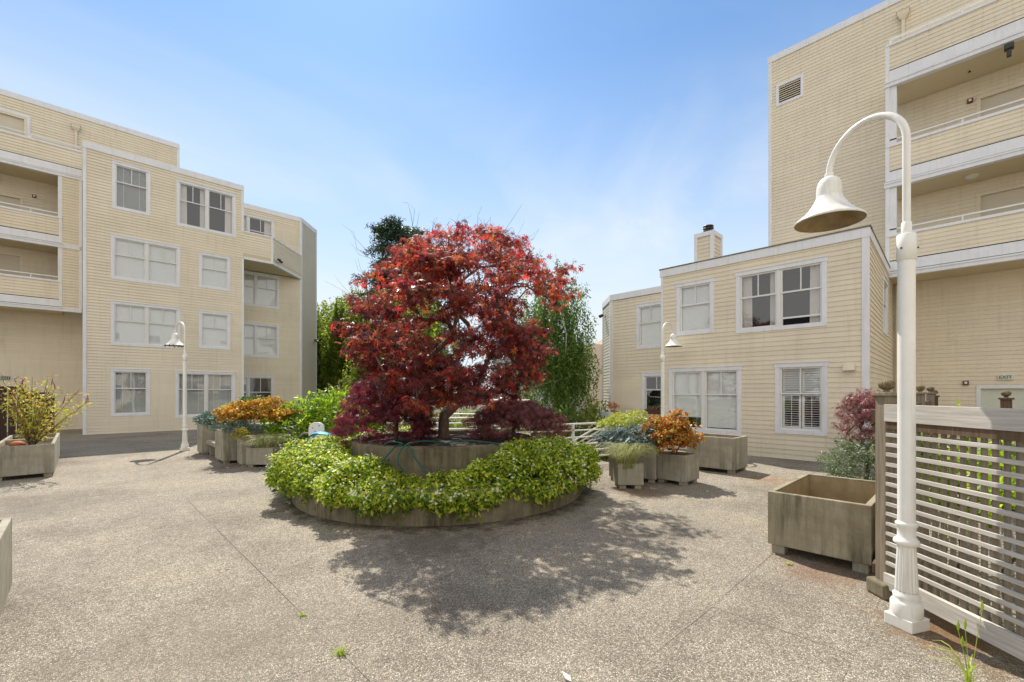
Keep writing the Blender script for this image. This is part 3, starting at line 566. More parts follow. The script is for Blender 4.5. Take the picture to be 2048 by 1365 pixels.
# chimney
ck = MB(); cx0, cy0, cx1, cy1 = 14.0, 5.62, 14.62, 6.12
t = MB()
for (x, y) in ((cx0, cy0), (cx1, cy0), (cx0, cy1), (cx1, cy1)): t.box(x-.05, y-.05, 5.3, x+.05, y+.05, 6.55)
t.box(cx0-.055, cy0-.055, 6.55, cx1+.055, cy1+.055, 6.68); ck_o = None
w1 = Wall((cx0, cy1), (cx0, cy0)); w1.siding(ck, 5.3, 6.55); w2 = Wall((cx0, cy0), (cx1, cy0)); w2.siding(ck, 5.3, 6.55); ck.box(cx0+.01, cy0+.01, 5.3, cx1-.01, cy1-.01, 6.55)
ck_o = ck.build('chimney', MAT['siding'], RB); t.build('chimney_trim', MAT['trim'], ck_o)
f = MB(); f.lathe([(.11, 0), (.11, .10), (.15, .11), (.15, .13), (.09, .14), (.09, .17), (.16, .18), (.16, .20), (.09, .21), (.09, .24), (.16, .25), (.15, .28), (.0, .31)], 16, (14.31, 5.87, 6.68)); f.build('flue_cap', MAT['black'], ck_o)
# tower
tw = Wall((19.2, 5.57), (19.2, -14)); T0 = 5.57; th = []
for (b1, z0, z1, col) in [(-.02, 8.1, 10.48, 'door'), (-.02, 5.35, 7.60, 'door'), (-.02, 0, 1.90, 'signface')]:
    th.append(door(RB, tw, T0-b1, T0-b1+1.25, z0, z1, col))
vh = (T0-5.30, T0-4.40, 12.62, 13.45)
s = MB(); tw.siding(s, -.02, TOP-.24, th+[(vh[0]+.02, vh[1]-.02, vh[2]+.02, vh[3]-.02)], .12); s.build('tower_siding', MAT['siding'], RB)
t = MB(); tw.bx(t, 0, .12, 5, TOP-.24, -.04, .035); tw.bx(t, -.02, tw.L, TOP-.24, TOP, -.1, .045); t.build('tower_trim', MAT['trim'], RB)
m = MB(); a, b, c, d = vh
for q in [(a, a+.09, c, d), (b-.09, b, c, d), (a+.09, b-.09, d-.09, d), (a+.09, b-.09, c, c+.09)]: tw.bx(m, *q, -.06, .035)
lv = m.build('vent_louvre', MAT['trim'], RB); m = MB(); z = c+.10
while z < d-.1:
    m.add([tw.P(a+.09, z, .012), tw.P(b-.09, z, .012), tw.P(b-.09, z+.06, -.05), tw.P(a+.09, z+.06, -.05)], [(0, 1, 2, 3)]); m.add([tw.P(a+.09, z, .012), tw.P(b-.09, z, .012), tw.P(b-.09, z-.014, .006), tw.P(a+.09, z-.014, .006)], [(0, 1, 2, 3)]); z += .082
m.build('slats', MAT['siding'], lv); m = MB(); tw.bx(m, a+.05, b-.05, c+.05, d-.05, -.16, -.14); m.build('vent_back', MAT['dark'], lv)
scupper(RB, tw, T0-1.62, 14.0, 11.2)
m = MB(); tw.bx(m, T0-1.80, T0-1.70, 0, 5.2, .02, .11); m.build('downspout', MAT['siding'], RB)
pr = Wall((17.8, 1.92), (17.8, -14))
for c in CAPS: walkway(RB, pr, 0, pr.L, c, 1.4)
t = MB()
for i in (1, 2): pr.bx(t, 0.0, .10, CAPS[i]-1.0, CAPS[i-1]-1.31, -.10, .015); pr.bx(t, .10, .26, CAPS[i], CAPS[i-1]-1.31, -.22, -.02)
t.build('gallery_post', MAT['trim'], RB)
exit_sign(tw, T0+.60, 2.13, 'white exit sign with green letters above the ground floor door on the right')
alarm(tw, T0-.20, 1.98, 'red fire alarm left of the exit sign')
alarm(tw, T0-.11, 10.42, 'red fire alarm by the upper gallery door of the right building')
gallery_lamp(pr, 1.92+.62, 10.86, 'black lamp hanging under the upper gallery ceiling on the right')
for (u_, c_) in ((.95, 6.51), (2.4, 9.25), (.9, 9.25)):
    dome = (u_ == .95); nm = 'ceiling_light' if dome else 'sprinkler_head'
    t_ = thing(nm, 'round dome light under the lower gallery ceiling on the right' if dome else ('sprinkler head on the upper gallery ceiling beside the black lamp' if u_ > 2 else 'sprinkler head on the upper gallery ceiling near the corner post'), 'ceiling light' if dome else 'sprinkler', pr.P(u_+.9, CAPS[CAPS.index(c_)-1]-1.296, -.75))
    m = MB(); m.lathe([(0, -.09), (.08, -.08), (.13, -.04), (.14, 0)] if dome else [(0, -.06), (.035, -.055), (.035, -.045), (.012, -.04), (.012, 0)], 20, cap=False); m.build('diffuser' if dome else 'nozzle', MAT['signface'] if dome else MAT['black'], t_)
    m = MB(); m.lathe([(.15, -.02), (.15, 0.0)] if dome else [(.03, -.008), (.03, 0)], 20); m.build('base_ring', MAT['sash'], t_)
floodlight(ch, .55, 4.9, 'double floodlight on the chamfered end of the right building')
m = MB(); q = lambda uu, zz, o_: fr_.P(6.78-2.05+uu, 2.28+zz, o_)
m.add([q(-.10, .08, 0.02), q(.10, .08, .02), q(.09, .10, .12), q(-.09, .10, .12), q(-.12, -.07, .02), q(.12, -.07, .02), q(.11, -.07, .17), q(-.11, -.07, .17)], [(0, 3, 2, 1), (3, 7, 6, 2), (0, 4, 7, 3), (1, 2, 6, 5), (4, 5, 6, 7)])
m.build('vent_hood', MAT['siding'], RB)
# sloped ledge in front of the setback
m = MB(); m.add([(14.2, 9.9, -3), (13.6, 6.8, -3), (13.6, 6.8, .72), (14.2, 9.9, .98), (14.4, 9.9, -3), (13.8, 6.8, -3), (13.8, 6.8, .72), (14.4, 9.9, .98)], [(0, 1, 2, 3), (4, 7, 6, 5), (3, 2, 6, 7), (0, 3, 7, 4), (1, 5, 6, 2)])
lw = m.build('low_wall', MAT['trim']); tag(lw, 'low white sloping wall in front of the set-back bay', 'wall')

# ================================================================ courtyard things
RT = Vector((0.7193, -0.6947, 0)); FW = Vector((0.6947, 0.7193, 0))
def cp(lat, dep, z=0.0): return RT*lat+FW*dep+Vector((0, 0, z))
def arr(v): return np.array([tuple(p) for p in v], float)
def unit_dirs(n, zmin=-1.0):
    d = RNG.normal(size=(int(n*3+20), 3)); d /= np.linalg.norm(d, axis=1, keepdims=True); d = d[d[:, 2] > zmin]; return d[:n]
LEAF = ([(0, 0, 0), (.22, .42, .07), (0, 1, 0), (-.22, .42, .07)], [(0, 1, 2), (0, 2, 3)])
LEAFN = ([(0, 0, 0), (.13, .45, .04), (0, 1, -.05), (-.13, .45, .04)], [(0, 1, 2), (0, 2, 3)])
LEAFR = ([(0, 0, 0), (.30, .30, .06), (.26, .75, .03), (0, 1, 0), (-.26, .75, .03), (-.30, .30, .06)], [(0, 1, 2, 3), (0, 3, 4, 5)])
def star(n=7, spread=150, w=.11, droop=-.12, inner=.28):
    v = [(0, 0, 0)]; f = []
    for k in range(n):
        a = R(-spread+2*spread*k/(n-1)); l = 1.0-0.38*abs(k-(n-1)/2)/((n-1)/2)
        d = (math.sin(a), math.cos(a)); p = (math.cos(a), -math.sin(a)); b = len(v)
        v += [(d[0]*l*.42+p[0]*w, d[1]*l*.42+p[1]*w, .02), (d[0]*l, d[1]*l, droop*l), (d[0]*l*.42-p[0]*w, d[1]*l*.42-p[1]*w, .02)]
        f.append((0, b, b+1, b+2))
    return v, f
MAPLE = star(7, 128, .105, -.30); LACE = star(5, 62, .05, -.45); FLOWER = star(5, 144, .16, -.05)
FLOWER = ([(x, y, z) for x, y, z in FLOWER[0]], FLOWER[1])
def clumps(centers, r, n, zsq=0.8, up=0.35, jit=0.25, bias=None):
    """leaves over little balls; returns positions and normals"""
    c = np.repeat(np.asarray(centers), n, 0); d = RNG.normal(size=c.shape); d /= np.linalg.norm(d, axis=1, keepdims=True)
    rr = (RNG.random(len(c))**0.45)[:, None]*np.asarray(r if np.ndim(r) else [r]*len(c)).reshape(-1, 1)
    P = c+d*rr*np.array([1, 1, zsq]); n_ = d+np.array([0, 0, up])+RNG.normal(size=c.shape)*jit
    return P, n_
def ball_centers(c, rad, n, inner=.45, zmin=-.3, lump=.30):
    d = unit_dirs(n, zmin); n = len(d); f = inner+(1-inner)*RNG.random(n)**.5
    ph = 1+lump*np.sin(d[:, 0]*5+c[0])*np.cos(d[:, 1]*4+c[1]*2)+lump*.5*np.sin(d[:, 2]*9)
    return np.asarray(c)+d*np.asarray(rad)*(f*ph)[:, None]
def leaves(name, tmpl, P, n, size, mat, parent, var=.3, fwd=None):
    S = size*(1+var*(RNG.random(len(P))*2-1)); return inst_mesh(name, tmpl[0], tmpl[1], P, frames(n, fwd=fwd), S, mat, parent)
def skeleton(base, fork, targets, r_tip=.006, step=.22, expo=.45, jitter=.03, r_max=None, nseg=4, droop=0.0):
    base = np.array(base, float); fork = np.array(fork, float); pos = []; par = []
    for i in range(nseg+1):
        t = i/nseg; pos.append(base+(fork-base)*t+RNG.normal(size=3)*jitter*(1 if 0 < i < nseg else 0)*.7); par.append(i-1)
    nb = len(pos); T = np.asarray(targets); T = T[np.argsort(np.linalg.norm(T-fork, axis=1))]; tips = []
    for tg in T:
        Pn = np.array(pos); i0 = max(0, nb-2); d = np.linalg.norm(Pn[i0:]-tg, axis=1)
        rise = tg[2]-Pn[i0:, 2]; cost = d+np.maximum(0, -rise)*.5
        j = i0+int(np.argmin(cost)); L_ = np.linalg.norm(tg-pos[j]); k = max(1, int(L_/step)); p0 = pos[j].copy(); last = j
        for i in range(1, k+1):
            t = i/k; q = p0+(tg-p0)*t+RNG.normal(size=3)*jitter*(t < 1); q[2] += math.sin(t*math.pi)*L_*0.10
            pos.append(q); par.append(last); last = len(pos)-1
        tips.append(last)
    cnt = np.zeros(len(pos))
    for t_ in tips:
        i = t_
        while i >= 0: cnt[i] += 1; i = par[i]
    rad = r_tip*np.maximum(cnt, 1)**expo
    if r_max: rad = np.minimum(rad, r_max)
    return pos, par, rad, tips
def limbs(name, sk, mat, parent, seg=6, flare=1.25):
    pos, par, rad, tips = sk; used = set(); m = MB(); rad = rad.copy(); rad[0] *= flare
    order = sorted(tips, key=lambda t_: -rad[t_]); order = sorted(tips, key=lambda t_: -np.linalg.norm(pos[t_]-pos[0]))
    for t_ in order:
        ch = []; i = t_
        while i >= 0:
            ch.append(i)
            if i in used: break
            used.add(i); i = par[i]
        if len(ch) > 1:
            ch = ch[::-1]; rr = [rad[k] for k in ch]
            if ch[0] != 0: rr[0] = min(rr[0], rr[1]*1.15)
            m.tube([pos[k] for k in ch], rr, 8 if rr[0] > .03 else (5 if rr[0] > .012 else 4), cap=False)
    return m.build(name, mat, parent)
def setroot(o, p):
    """move an Empty to p while its already world-built parts stay where they are"""
    for c in o.children: c.matrix_local = Matrix.Translation(-Vector(p))@c.matrix_local
    o.location = p

# ---------------- round two-tier bed
RC = cp(-1.238, 8.146); RCn = np.array([RC.x, RC.y, 0])
bed = thing('round_planter', 'round two-tier concrete planting bed under the red maple', 'planter', RC)
m = MB(); m.lathe([(2.30, 0.0), (2.48, 0), (2.485, .43), (2.46, .45), (2.32, .45), (2.30, .43), (2.30, .30)], 96, smooth=False, cap=False); m.build('outer_wall', MAT['ringwall'], bed)
m = MB(); m.lathe([(1.60, .1), (1.605, .87), (1.585, .89), (1.45, .89), (1.43, .87), (1.43, .7)], 80, smooth=False, cap=False); m.build('inner_wall', MAT['ringwall'], bed)
m = MB(); m.lathe([(1.44, .80), (1.0, .84), (.4, .86), (0.01, .87)], 40, cap=False); m.lathe([(2.31, .36), (1.59, .38)], 60, cap=False); m.build('soil', MAT['soil'], bed)

# jasmine cascading over the outer wall
jas = thing('jasmine_hedge', 'bright green flowering jasmine spilling over the outer wall of the round bed', 'hedge', RC)
LM = {}
LM['jas'] = leafmat('jasmine_leaf', [(.04, .10, .012), (.34, .46, .03), (.52, .58, .04), (.64, .66, .07), (.15, .28, .02), (.10, .19, .015), (.38, .40, .06)], .45, .42)
LM['petal'] = leafmat('jasmine_petal', [(.75, .72, .55), (.85, .84, .76)], .3, .6, 1.0)
ph0 = math.atan2(-RC.y, -RC.x)                         # towards the path side seen first
def jas_shell(n, depth=0.0):
    dphi = RNG.uniform(-math.pi, math.pi, n); ph = ph0+dphi; side = np.sign(dphi)
    dphi = dphi+R(4); ad_ = np.degrees(np.abs(dphi)); sm = np.where(dphi > 0, np.clip((ad_-5)/27, 0, 1), np.clip((ad_-7)/34, 0, 1)); sm = sm*sm*(3-2*sm)
    lump = .06*np.sin(ph*11)+.05*np.sin(ph*5+1)+.045*np.sin(ph*23+2)+.03*np.sin(ph*41)
    zt = .48+np.where(dphi > 0, .42-.24*np.clip((ad_-48)/45, 0, 1), .28)*sm+lump*.8
    keys_r = np.array([1.66, 1.95, 2.28, 2.54, 2.62, 2.58]); s_ = RNG.random(n)**.9*5; k = np.minimum(s_.astype(int), 4); fr = s_-k
    r = keys_r[k]+(keys_r[k+1]-keys_r[k])*fr
    kz = np.stack([zt-.12, zt, zt-.01, zt-.16, np.full(n, .42)-0*zt, np.full(n, .31)+.06*np.sin(ph*13)+.05*np.sin(ph*4+1)], 1)
    idx = np.arange(n); z = kz[idx, k]+(kz[idx, k+1]-kz[idx, k])*fr
    low = .35+.65*np.clip((ad_-2)/16, 0, 1)
    keep = ~((r > 2.52) & (s_ > 4.2) & (RNG.random(n) < .35)); keep &= ~((ad_ < 7) & (r < 2.15) & (RNG.random(n) < .75))
    r = r-.16*np.clip((ad_-55)/30, 0, 1)*(dphi > 0)*(r > 2.2)
    r = r+(lump*1.2+.05)*(r > 2.3)-.10*(1-low)*(r > 2.3)-depth
    C = np.stack([r*np.cos(ph), r*np.sin(ph), z-depth*.7], 1)
    N0 = np.stack([np.cos(ph)*(r-2.0), np.sin(ph)*(r-2.0), .9*(z > .45)+.25], 1)
    return C[keep], N0[keep]
C, N0 = jas_shell(2700); P, n_ = clumps(C, .10, 24, .9, .3, .45); n_ = n_+np.repeat(N0, 24, 0)*.5
fwd = RNG.normal(size=P.shape)*.7+np.repeat(N0, 24, 0)*.9+np.array([0, 0, -.35])
leaves('foliage', LEAF, P, n_, .060, LM['jas'], jas, .45, fwd=fwd)
C, N0 = jas_shell(1500, .16); P, n_ = clumps(C, .14, 9); leaves('inner_foliage', LEAF, P, n_, .10, LM['jas'], jas)
C, N0 = jas_shell(900, -.105); kf = (np.sin(C[:, 0]*5.1)*np.cos(C[:, 1]*4.3)+RNG.normal(size=len(C))*.5) > -.1; C, N0 = C[kf], N0[kf]; P = np.concatenate([C+RNG.normal(size=C.shape)*.03, C+RNG.normal(size=C.shape)*.035])
leaves('blossoms', FLOWER, P, np.concatenate([N0, N0])+RNG.normal(size=P.shape)*.25+np.array([-.5, -.5, .2]), .024, LM['petal'], jas, .3)

# ---------------- red maple
mp_ = thing('red_maple', 'large red Japanese maple in the middle of the round bed', 'tree', RC+Vector((0, 0, .85)))
zk = np.array([1.5, 1.95, 2.43, 2.7, 3.1, 3.4, 3.65, 3.9, 4.1, 4.38, 4.74]); lk_ = np.array([.6, 1.05, 1.40, 1.66, 1.66, 1.40, 1.38, 1.22, 1.0, .70, .15]); rk_ = np.array([1.2, 1.65, 1.85, 1.72, 1.68, 2.25, 2.62, 2.3, 1.95, 1.45, .75])
def maple_targets(n):
    out_ = []
    while len(out_) < n:
        z = random.uniform(1.5, 4.72); dd = random.uniform(-2.55, 2.0); fd = math.sqrt(max(0, 1-(abs(dd)/2.6)**2.6)); sc = (8.146+dd)/8.146
        lo, hi = np.interp(z, zk, lk_), np.interp(z, zk, rk_); x = random.uniform(-lo, hi); f = max(abs(x)/(lo if x < 0 else hi), abs(dd)/2.4, abs(z-2.7)/2.0)
        if random.random() > .40+.60*f**1.2: continue
        if z < 2.1 and f < .5: continue
        zz = 1.7+(z-1.7)*sc*(.42+.58*fd) if z > 1.7 else z; x *= sc*(.35+.65*fd); z = zz
        p = RT*x+FW*dd; q = (p.x*1.7, p.y*1.7, z*2.1)
        nz = math.sin(q[0]*1.3+q[2])*math.cos(q[1]*1.7-q[2]*.8)+math.sin(q[0]*2.9+q[1]*2.3)*.5
        if nz < .0 and random.random() < .92: continue
        out_.append((p.x, p.y, z-.85))
    return np.array(out_)
T = maple_targets(500)
for _k in range(40):
    q_ = T[random.randrange(len(T))].copy(); o_ = q_-np.array([0, 0, 1.7]); q_ = q_+o_*np.array([1, 1, .35])/np.linalg.norm(o_)*random.uniform(.12, .34); T = np.concatenate([T, [q_]])
sk = skeleton((0, 0, -.02), (.02, .03, .42), T, r_tip=.0055, step=.2, expo=.46, jitter=.022, r_max=.125, nseg=4)
limbs('trunk', sk, MAT['bark'], mp_)
def twigs(T_, n, rad, parent, mat, name='twigs'):
    m = MB()
    for t_ in T_:
        for _ in range(n):
            d = Vector(RNG.normal(size=3)); d.z = abs(d.z)*.8+.2; d.normalize(); l = random.uniform(.6, 1.2)*rad; a = Vector(t_)
            m.tube([a, a+d*l*.5+Vector((0, 0, .02)), a+d*l], [.004, .003, .0018], 3, cap=False)
    return m.build(name, mat, parent)
twigs(T, 3, .26, mp_, MAT['bark'])
m = MB()
for (la, z0, l_, dx) in [(-1.3, 3.5, .75, -.35), (-1.3, 3.2, .7, -.6), (-.5, 4.6, .6, -.05), (1.0, 4.1, .95, .35), (1.15, 3.9, .9, .5), (.6, 4.3, .8, .1), (1.9, 3.5, .6, .3), (-1.2, 4.0, .6, -.4), (.25, 4.45, .7, .2)]:
    for k in range(3):
        a = RT*la+FW*random.uniform(-.5, .5)+Vector((0, 0, z0-.85)); e = a+RT*(dx+random.uniform(-.18, .18))+Vector((0, 0, l_*random.uniform(.6, 1.05)))+FW*random.uniform(-.2, .2)
        m.tube([a, a.lerp(e, .35)+Vector(RNG.normal(size=3)*.05), a.lerp(e, .7)+Vector(RNG.normal(size=3)*.05), e], [.005, .0035, .0025, .0015], 3, cap=False)
m.build('bare_twigs', MAT['twig'], mp_)
LM['red'] = leafmat('maple_leaf', [(.05, .016, .022), (.12, .022, .026), (.46, .045, .035), (.08, .02, .03), (.46, .14, .035), (.09, .02, .025), (.42, .04, .03), (.06, .02, .022), (.44, .08, .03), (.18, .06, .03)], .5, .55, 2.1, .3)
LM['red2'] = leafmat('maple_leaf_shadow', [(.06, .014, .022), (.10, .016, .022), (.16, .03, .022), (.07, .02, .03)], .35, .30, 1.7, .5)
d_ = np.linalg.norm(T*np.array([1, 1, .9])-np.array([0, 0, 1.6]), axis=1)
P, n_ = clumps(T, .26, 21, .36, 1.0, .7); fw_ = RNG.normal(size=P.shape)+P*.35+np.array([0, 0, -.5])
leaves('crown', MAPLE, P, n_, .080, LM['red'], mp_, .42, fwd=fw_)
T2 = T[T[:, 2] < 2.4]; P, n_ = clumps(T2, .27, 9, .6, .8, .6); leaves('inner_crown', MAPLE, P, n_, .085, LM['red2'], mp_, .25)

# ---------------- laceleaf maples
LM['lace'] = leafmat('laceleaf', [(.09, .016, .03), (.20, .025, .04), (.055, .014, .03), (.32, .04, .055), (.13, .02, .04)], .45, .38, 2.0, .5)
LM['lace2'] = leafmat('laceleaf_pink', [(.14, .045, .045), (.26, .07, .08), (.10, .035, .04), (.34, .13, .12)], .35, .4, 1.5, .5)
def laceleaf(name, label, base, top, rl, rr, rd, zb, n, mat, size=.085, group=None):
    """weeping dome: rl / rr half widths left and right, zb height of the drooping hem above base"""
    t_ = thing(name, label, 'tree', base, group=group); cs = []; H = top
    while len(cs) < n:
        th = random.uniform(0, 2*math.pi); u = random.random()**.62; cr = math.cos(th)
        Rr = math.hypot((rr if cr > 0 else rl)*cr, rd*math.sin(th))*(1+.08*math.sin(th*5)+.06*math.sin(th*9+1))
        z = zb+(H-zb)*math.sqrt(max(0, 1-u**2.1))+.05*math.sin(u*9+th*4); inn = 1-.22*random.random()**1.5
        p = (RT*cr+FW*math.sin(th))*(Rr*u*inn); cs.append((p.x, p.y, z*inn-(.08 if inn < .9 else 0)))
    cs = np.array(cs); P, n_ = clumps(cs, .13, 13, .5, .5, .4)
    out_ = P.copy(); out_[:, 2] = 0; out_ /= np.linalg.norm(out_, axis=1, keepdims=True)+1e-6
    leaves('foliage', LACE, P, n_+out_*.6, size, mat, t_, .3, fwd=out_*1.0+np.array([0, 0, -.9])+RNG.normal(size=P.shape)*.35)
    sel = cs[RNG.choice(len(cs), min(60, len(cs)), replace=False)]*np.array([.9, .9, .92])
    limbs('trunk', skeleton((0, 0, -.03), (0.02, 0, H*.45), sel, .005, .18, .5, .03, .05), MAT['bark'], t_)
    return t_
laceleaf('laceleaf_maple', 'low purple-red laceleaf maple drooping over the left rim of the round bed', cp(-2.05, 7.9, .85), 1.22, 1.12, .65, .85, -.12, 720, LM['lace'], .10, 'laceleaf maples in the bed')
laceleaf('laceleaf_maple', 'low rusty-red laceleaf maple at the right rim of the round bed', cp(.05, 8.5, .85), .66, .95, 1.02, .8, -.03, 520, LM['lace2'], .09, 'laceleaf maples in the bed')

# ---------------- garden hose
MAT['hose'] = paint('hose_green', (.012, .10, .085), .35, .15, 6)
def hose(pts): 
    m = MB(); P_ = [Vector(p) for p in pts]; o_ = []
    for i in range(len(P_)-1):
        a, b, c, d = P_[max(i-1, 0)], P_[i], P_[i+1], P_[min(i+2, len(P_)-1)]
        for k in range(6):
            t = k/6; o_.append(.5*((2*b)+(c-a)*t+(2*a-5*b+4*c-d)*t*t+(3*b-a-3*c+d)*t**3))
    o_.append(P_[-1]); m.tube(o_, .012, 8); return m
h_ = MB()
for pts in ([cp(-1.95, 6.75, .88), cp(-1.80, 6.62, .97), cp(-1.62, 6.60, .94), cp(-1.70, 6.45, .90), cp(-1.85, 6.42, .72), cp(-1.9, 6.4, .6)],
            [cp(-.95, 6.95, .88), cp(-1.15, 6.72, .96), cp(-1.42, 6.58, .97), cp(-1.58, 6.48, .90), cp(-1.64, 6.43, .72), cp(-1.55, 6.42, .55)],
            [cp(-1.5, 6.52, .93), cp(-1.42, 6.47, .78), cp(-1.28, 6.43, .60), cp(-1.16, 6.38, .48)],
            [cp(-.2, 6.9, .90), cp(-.45, 6.8, .95), cp(-.8, 6.75, .97), cp(-1.05, 6.85, .90)]):
    q = hose(pts); h_.add(q.v, q.f, True)
tag(h_.build('garden_hose', MAT['hose']), 'dark green garden hose looped over the inner rim of the round bed', 'hose')

# ---------------- concrete planters
def planter(label, p0, p1, dep, ztop, zbot=.085, mat='concrete', soil=True, wallt=.055, group='square concrete planters', feet=True, divider=None):
    p0 = Vector((*p0, 0)); p1 = Vector((*p1, 0)); u = (p1-p0); Lw = u.length; u.normalize(); v = Vector((-u.y, u.x, 0))
    if v.dot((p0+p1)/2) < 0: v = -v
    M = Matrix((u, v, Vector((0, 0, 1)))).transposed().to_4x4(); t_ = thing('planter', label, 'planter', p0, group=group)
    if M.determinant() < 0: pass
    t_.matrix_basis = Matrix.Translation(p0)@Matrix.Rotation(math.atan2(u.y, u.x), 4, 'Z'); sg = 1 if Vector((-u.y, u.x, 0)).dot(v) > 0 else -1
    D = dep*sg; w = wallt; m = MB(); y0, y1 = min(0, D), max(0, D)
    m.box(0, y0, zbot, Lw, y0+w, ztop); m.box(0, y1-w, zbot, Lw, y1, ztop); m.box(0, y0+w, zbot, w, y1-w, ztop); m.box(Lw-w, y0+w, zbot, Lw, y1-w, ztop); m.box(w, y0+w, zbot, Lw-w, y1-w, zbot+.05)
    if divider: m.box(w, divider, zbot+.05, Lw-w, divider+w, ztop-.01)
    m.build('trough', MAT[mat], t_, .008)
    i = MB(); e = .003; z_ = ztop-.02
    i.box(w, y0+w, zbot+.05, Lw-w, y0+w+e, z_); i.box(w, y1-w-e, zbot+.05, Lw-w, y1-w, z_); i.box(w, y0+w+e, zbot+.05, w+e, y1-w-e, z_); i.box(Lw-w-e, y0+w+e, zbot+.05, Lw-w, y1-w-e, z_)
    i.build('lining', MAT['concrete_in'], t_)
    s_ = MB(); zs = ztop-.09 if soil else zbot+.12
    n = 8; vs = [(w+e+(Lw-2*w-2*e)*a/n, y0+w+e+(y1-y0-2*w-2*e)*b/n, zs+random.uniform(-.015, .015)) for b in range(n+1) for a in range(n+1)]
    s_.add(vs, [(b*(n+1)+a, b*(n+1)+a+1, (b+1)*(n+1)+a+1, (b+1)*(n+1)+a) for b in range(n) for a in range(n)], True); s_.build('soil', MAT['soil'], t_)
    if feet:
        for fx in (.03, Lw-.15):
            for fy in (y0+.03, y1-.15):
                f = MB(); f.box(fx, fy, 0.0, fx+.12, fy+.12, zbot); f.build('foot', MAT['concrete'], t_, .004)
    return t_
planter('empty concrete planter beside the lattice fence post, stained dark on its long side', (5.26, 1.535), (5.26, .665), 1.53, .65, .095, 'concrete_d', soil=False)
planter('small concrete planter holding pale grass right of the round bed', cp(1.86, 7.85).xy, cp(2.31, 7.85).xy, .42, .446, .07)
planter('tall concrete planter filled with blue succulents behind the small grass planter', (7.40, 4.95), (7.72, 4.13), .85, .77, .07)
planter('concrete planter with the orange bush, between the succulents and the large empty planter', (7.85, 4.21), (7.85, 3.62), .56, .55, .07)
planter('large concrete planter with faint orange marks by the wall of the right building', (9.70, 4.45), (9.70, 3.45), .78, .75, .08)
planter('concrete planter at the end of the bench beside the left lamp post', (2.36, 15.12), (2.36, 14.48), .85, .80, .05)
planter('tall square concrete planter at the near end of the bench', (2.43, 13.22), (2.43, 12.34), .87, .785, .06)
planter('low concrete planter squeezed between the tall planter and the striped grass', (2.66, 12.05), cp(-6.15, 10.16).xy, .6, .62, .06)
planter('small concrete planter with striped grass at the front of the left planter group', cp(-6.02, 10.12).xy, cp(-5.41, 10.12).xy, .55, .44, .06)
planter('long concrete planter at the left edge with the red-spiked shrub', (-1.22, 12.92), (-.37, 12.92), 1.75, .66, .08)
planter('second concrete planter behind the red-spiked shrub at the left edge', (-1.22, 14.75), (-.37, 14.75), 1.62, .66, .08)
planter('pale concrete planter cut off by the left edge in the foreground', (-1.28, 4.0), (-.41, 4.0), 1.64, .65, .08, soil=True)
# bench between two planters
bn = thing('bench', 'short concrete bench slung between two planters on the left', 'bench', (2.5, 13.85, 0), group=None)
m = MB(); m.box(-.05, -.60, .30, .42, .62, .41); m.build('seat', MAT['concrete'], bn, .01)
for y in (-.52, .44):
    m = MB(); m.box(0.02, y, 0, .36, y+.1, .30); m.build('leg', MAT['concrete'], bn, .006)

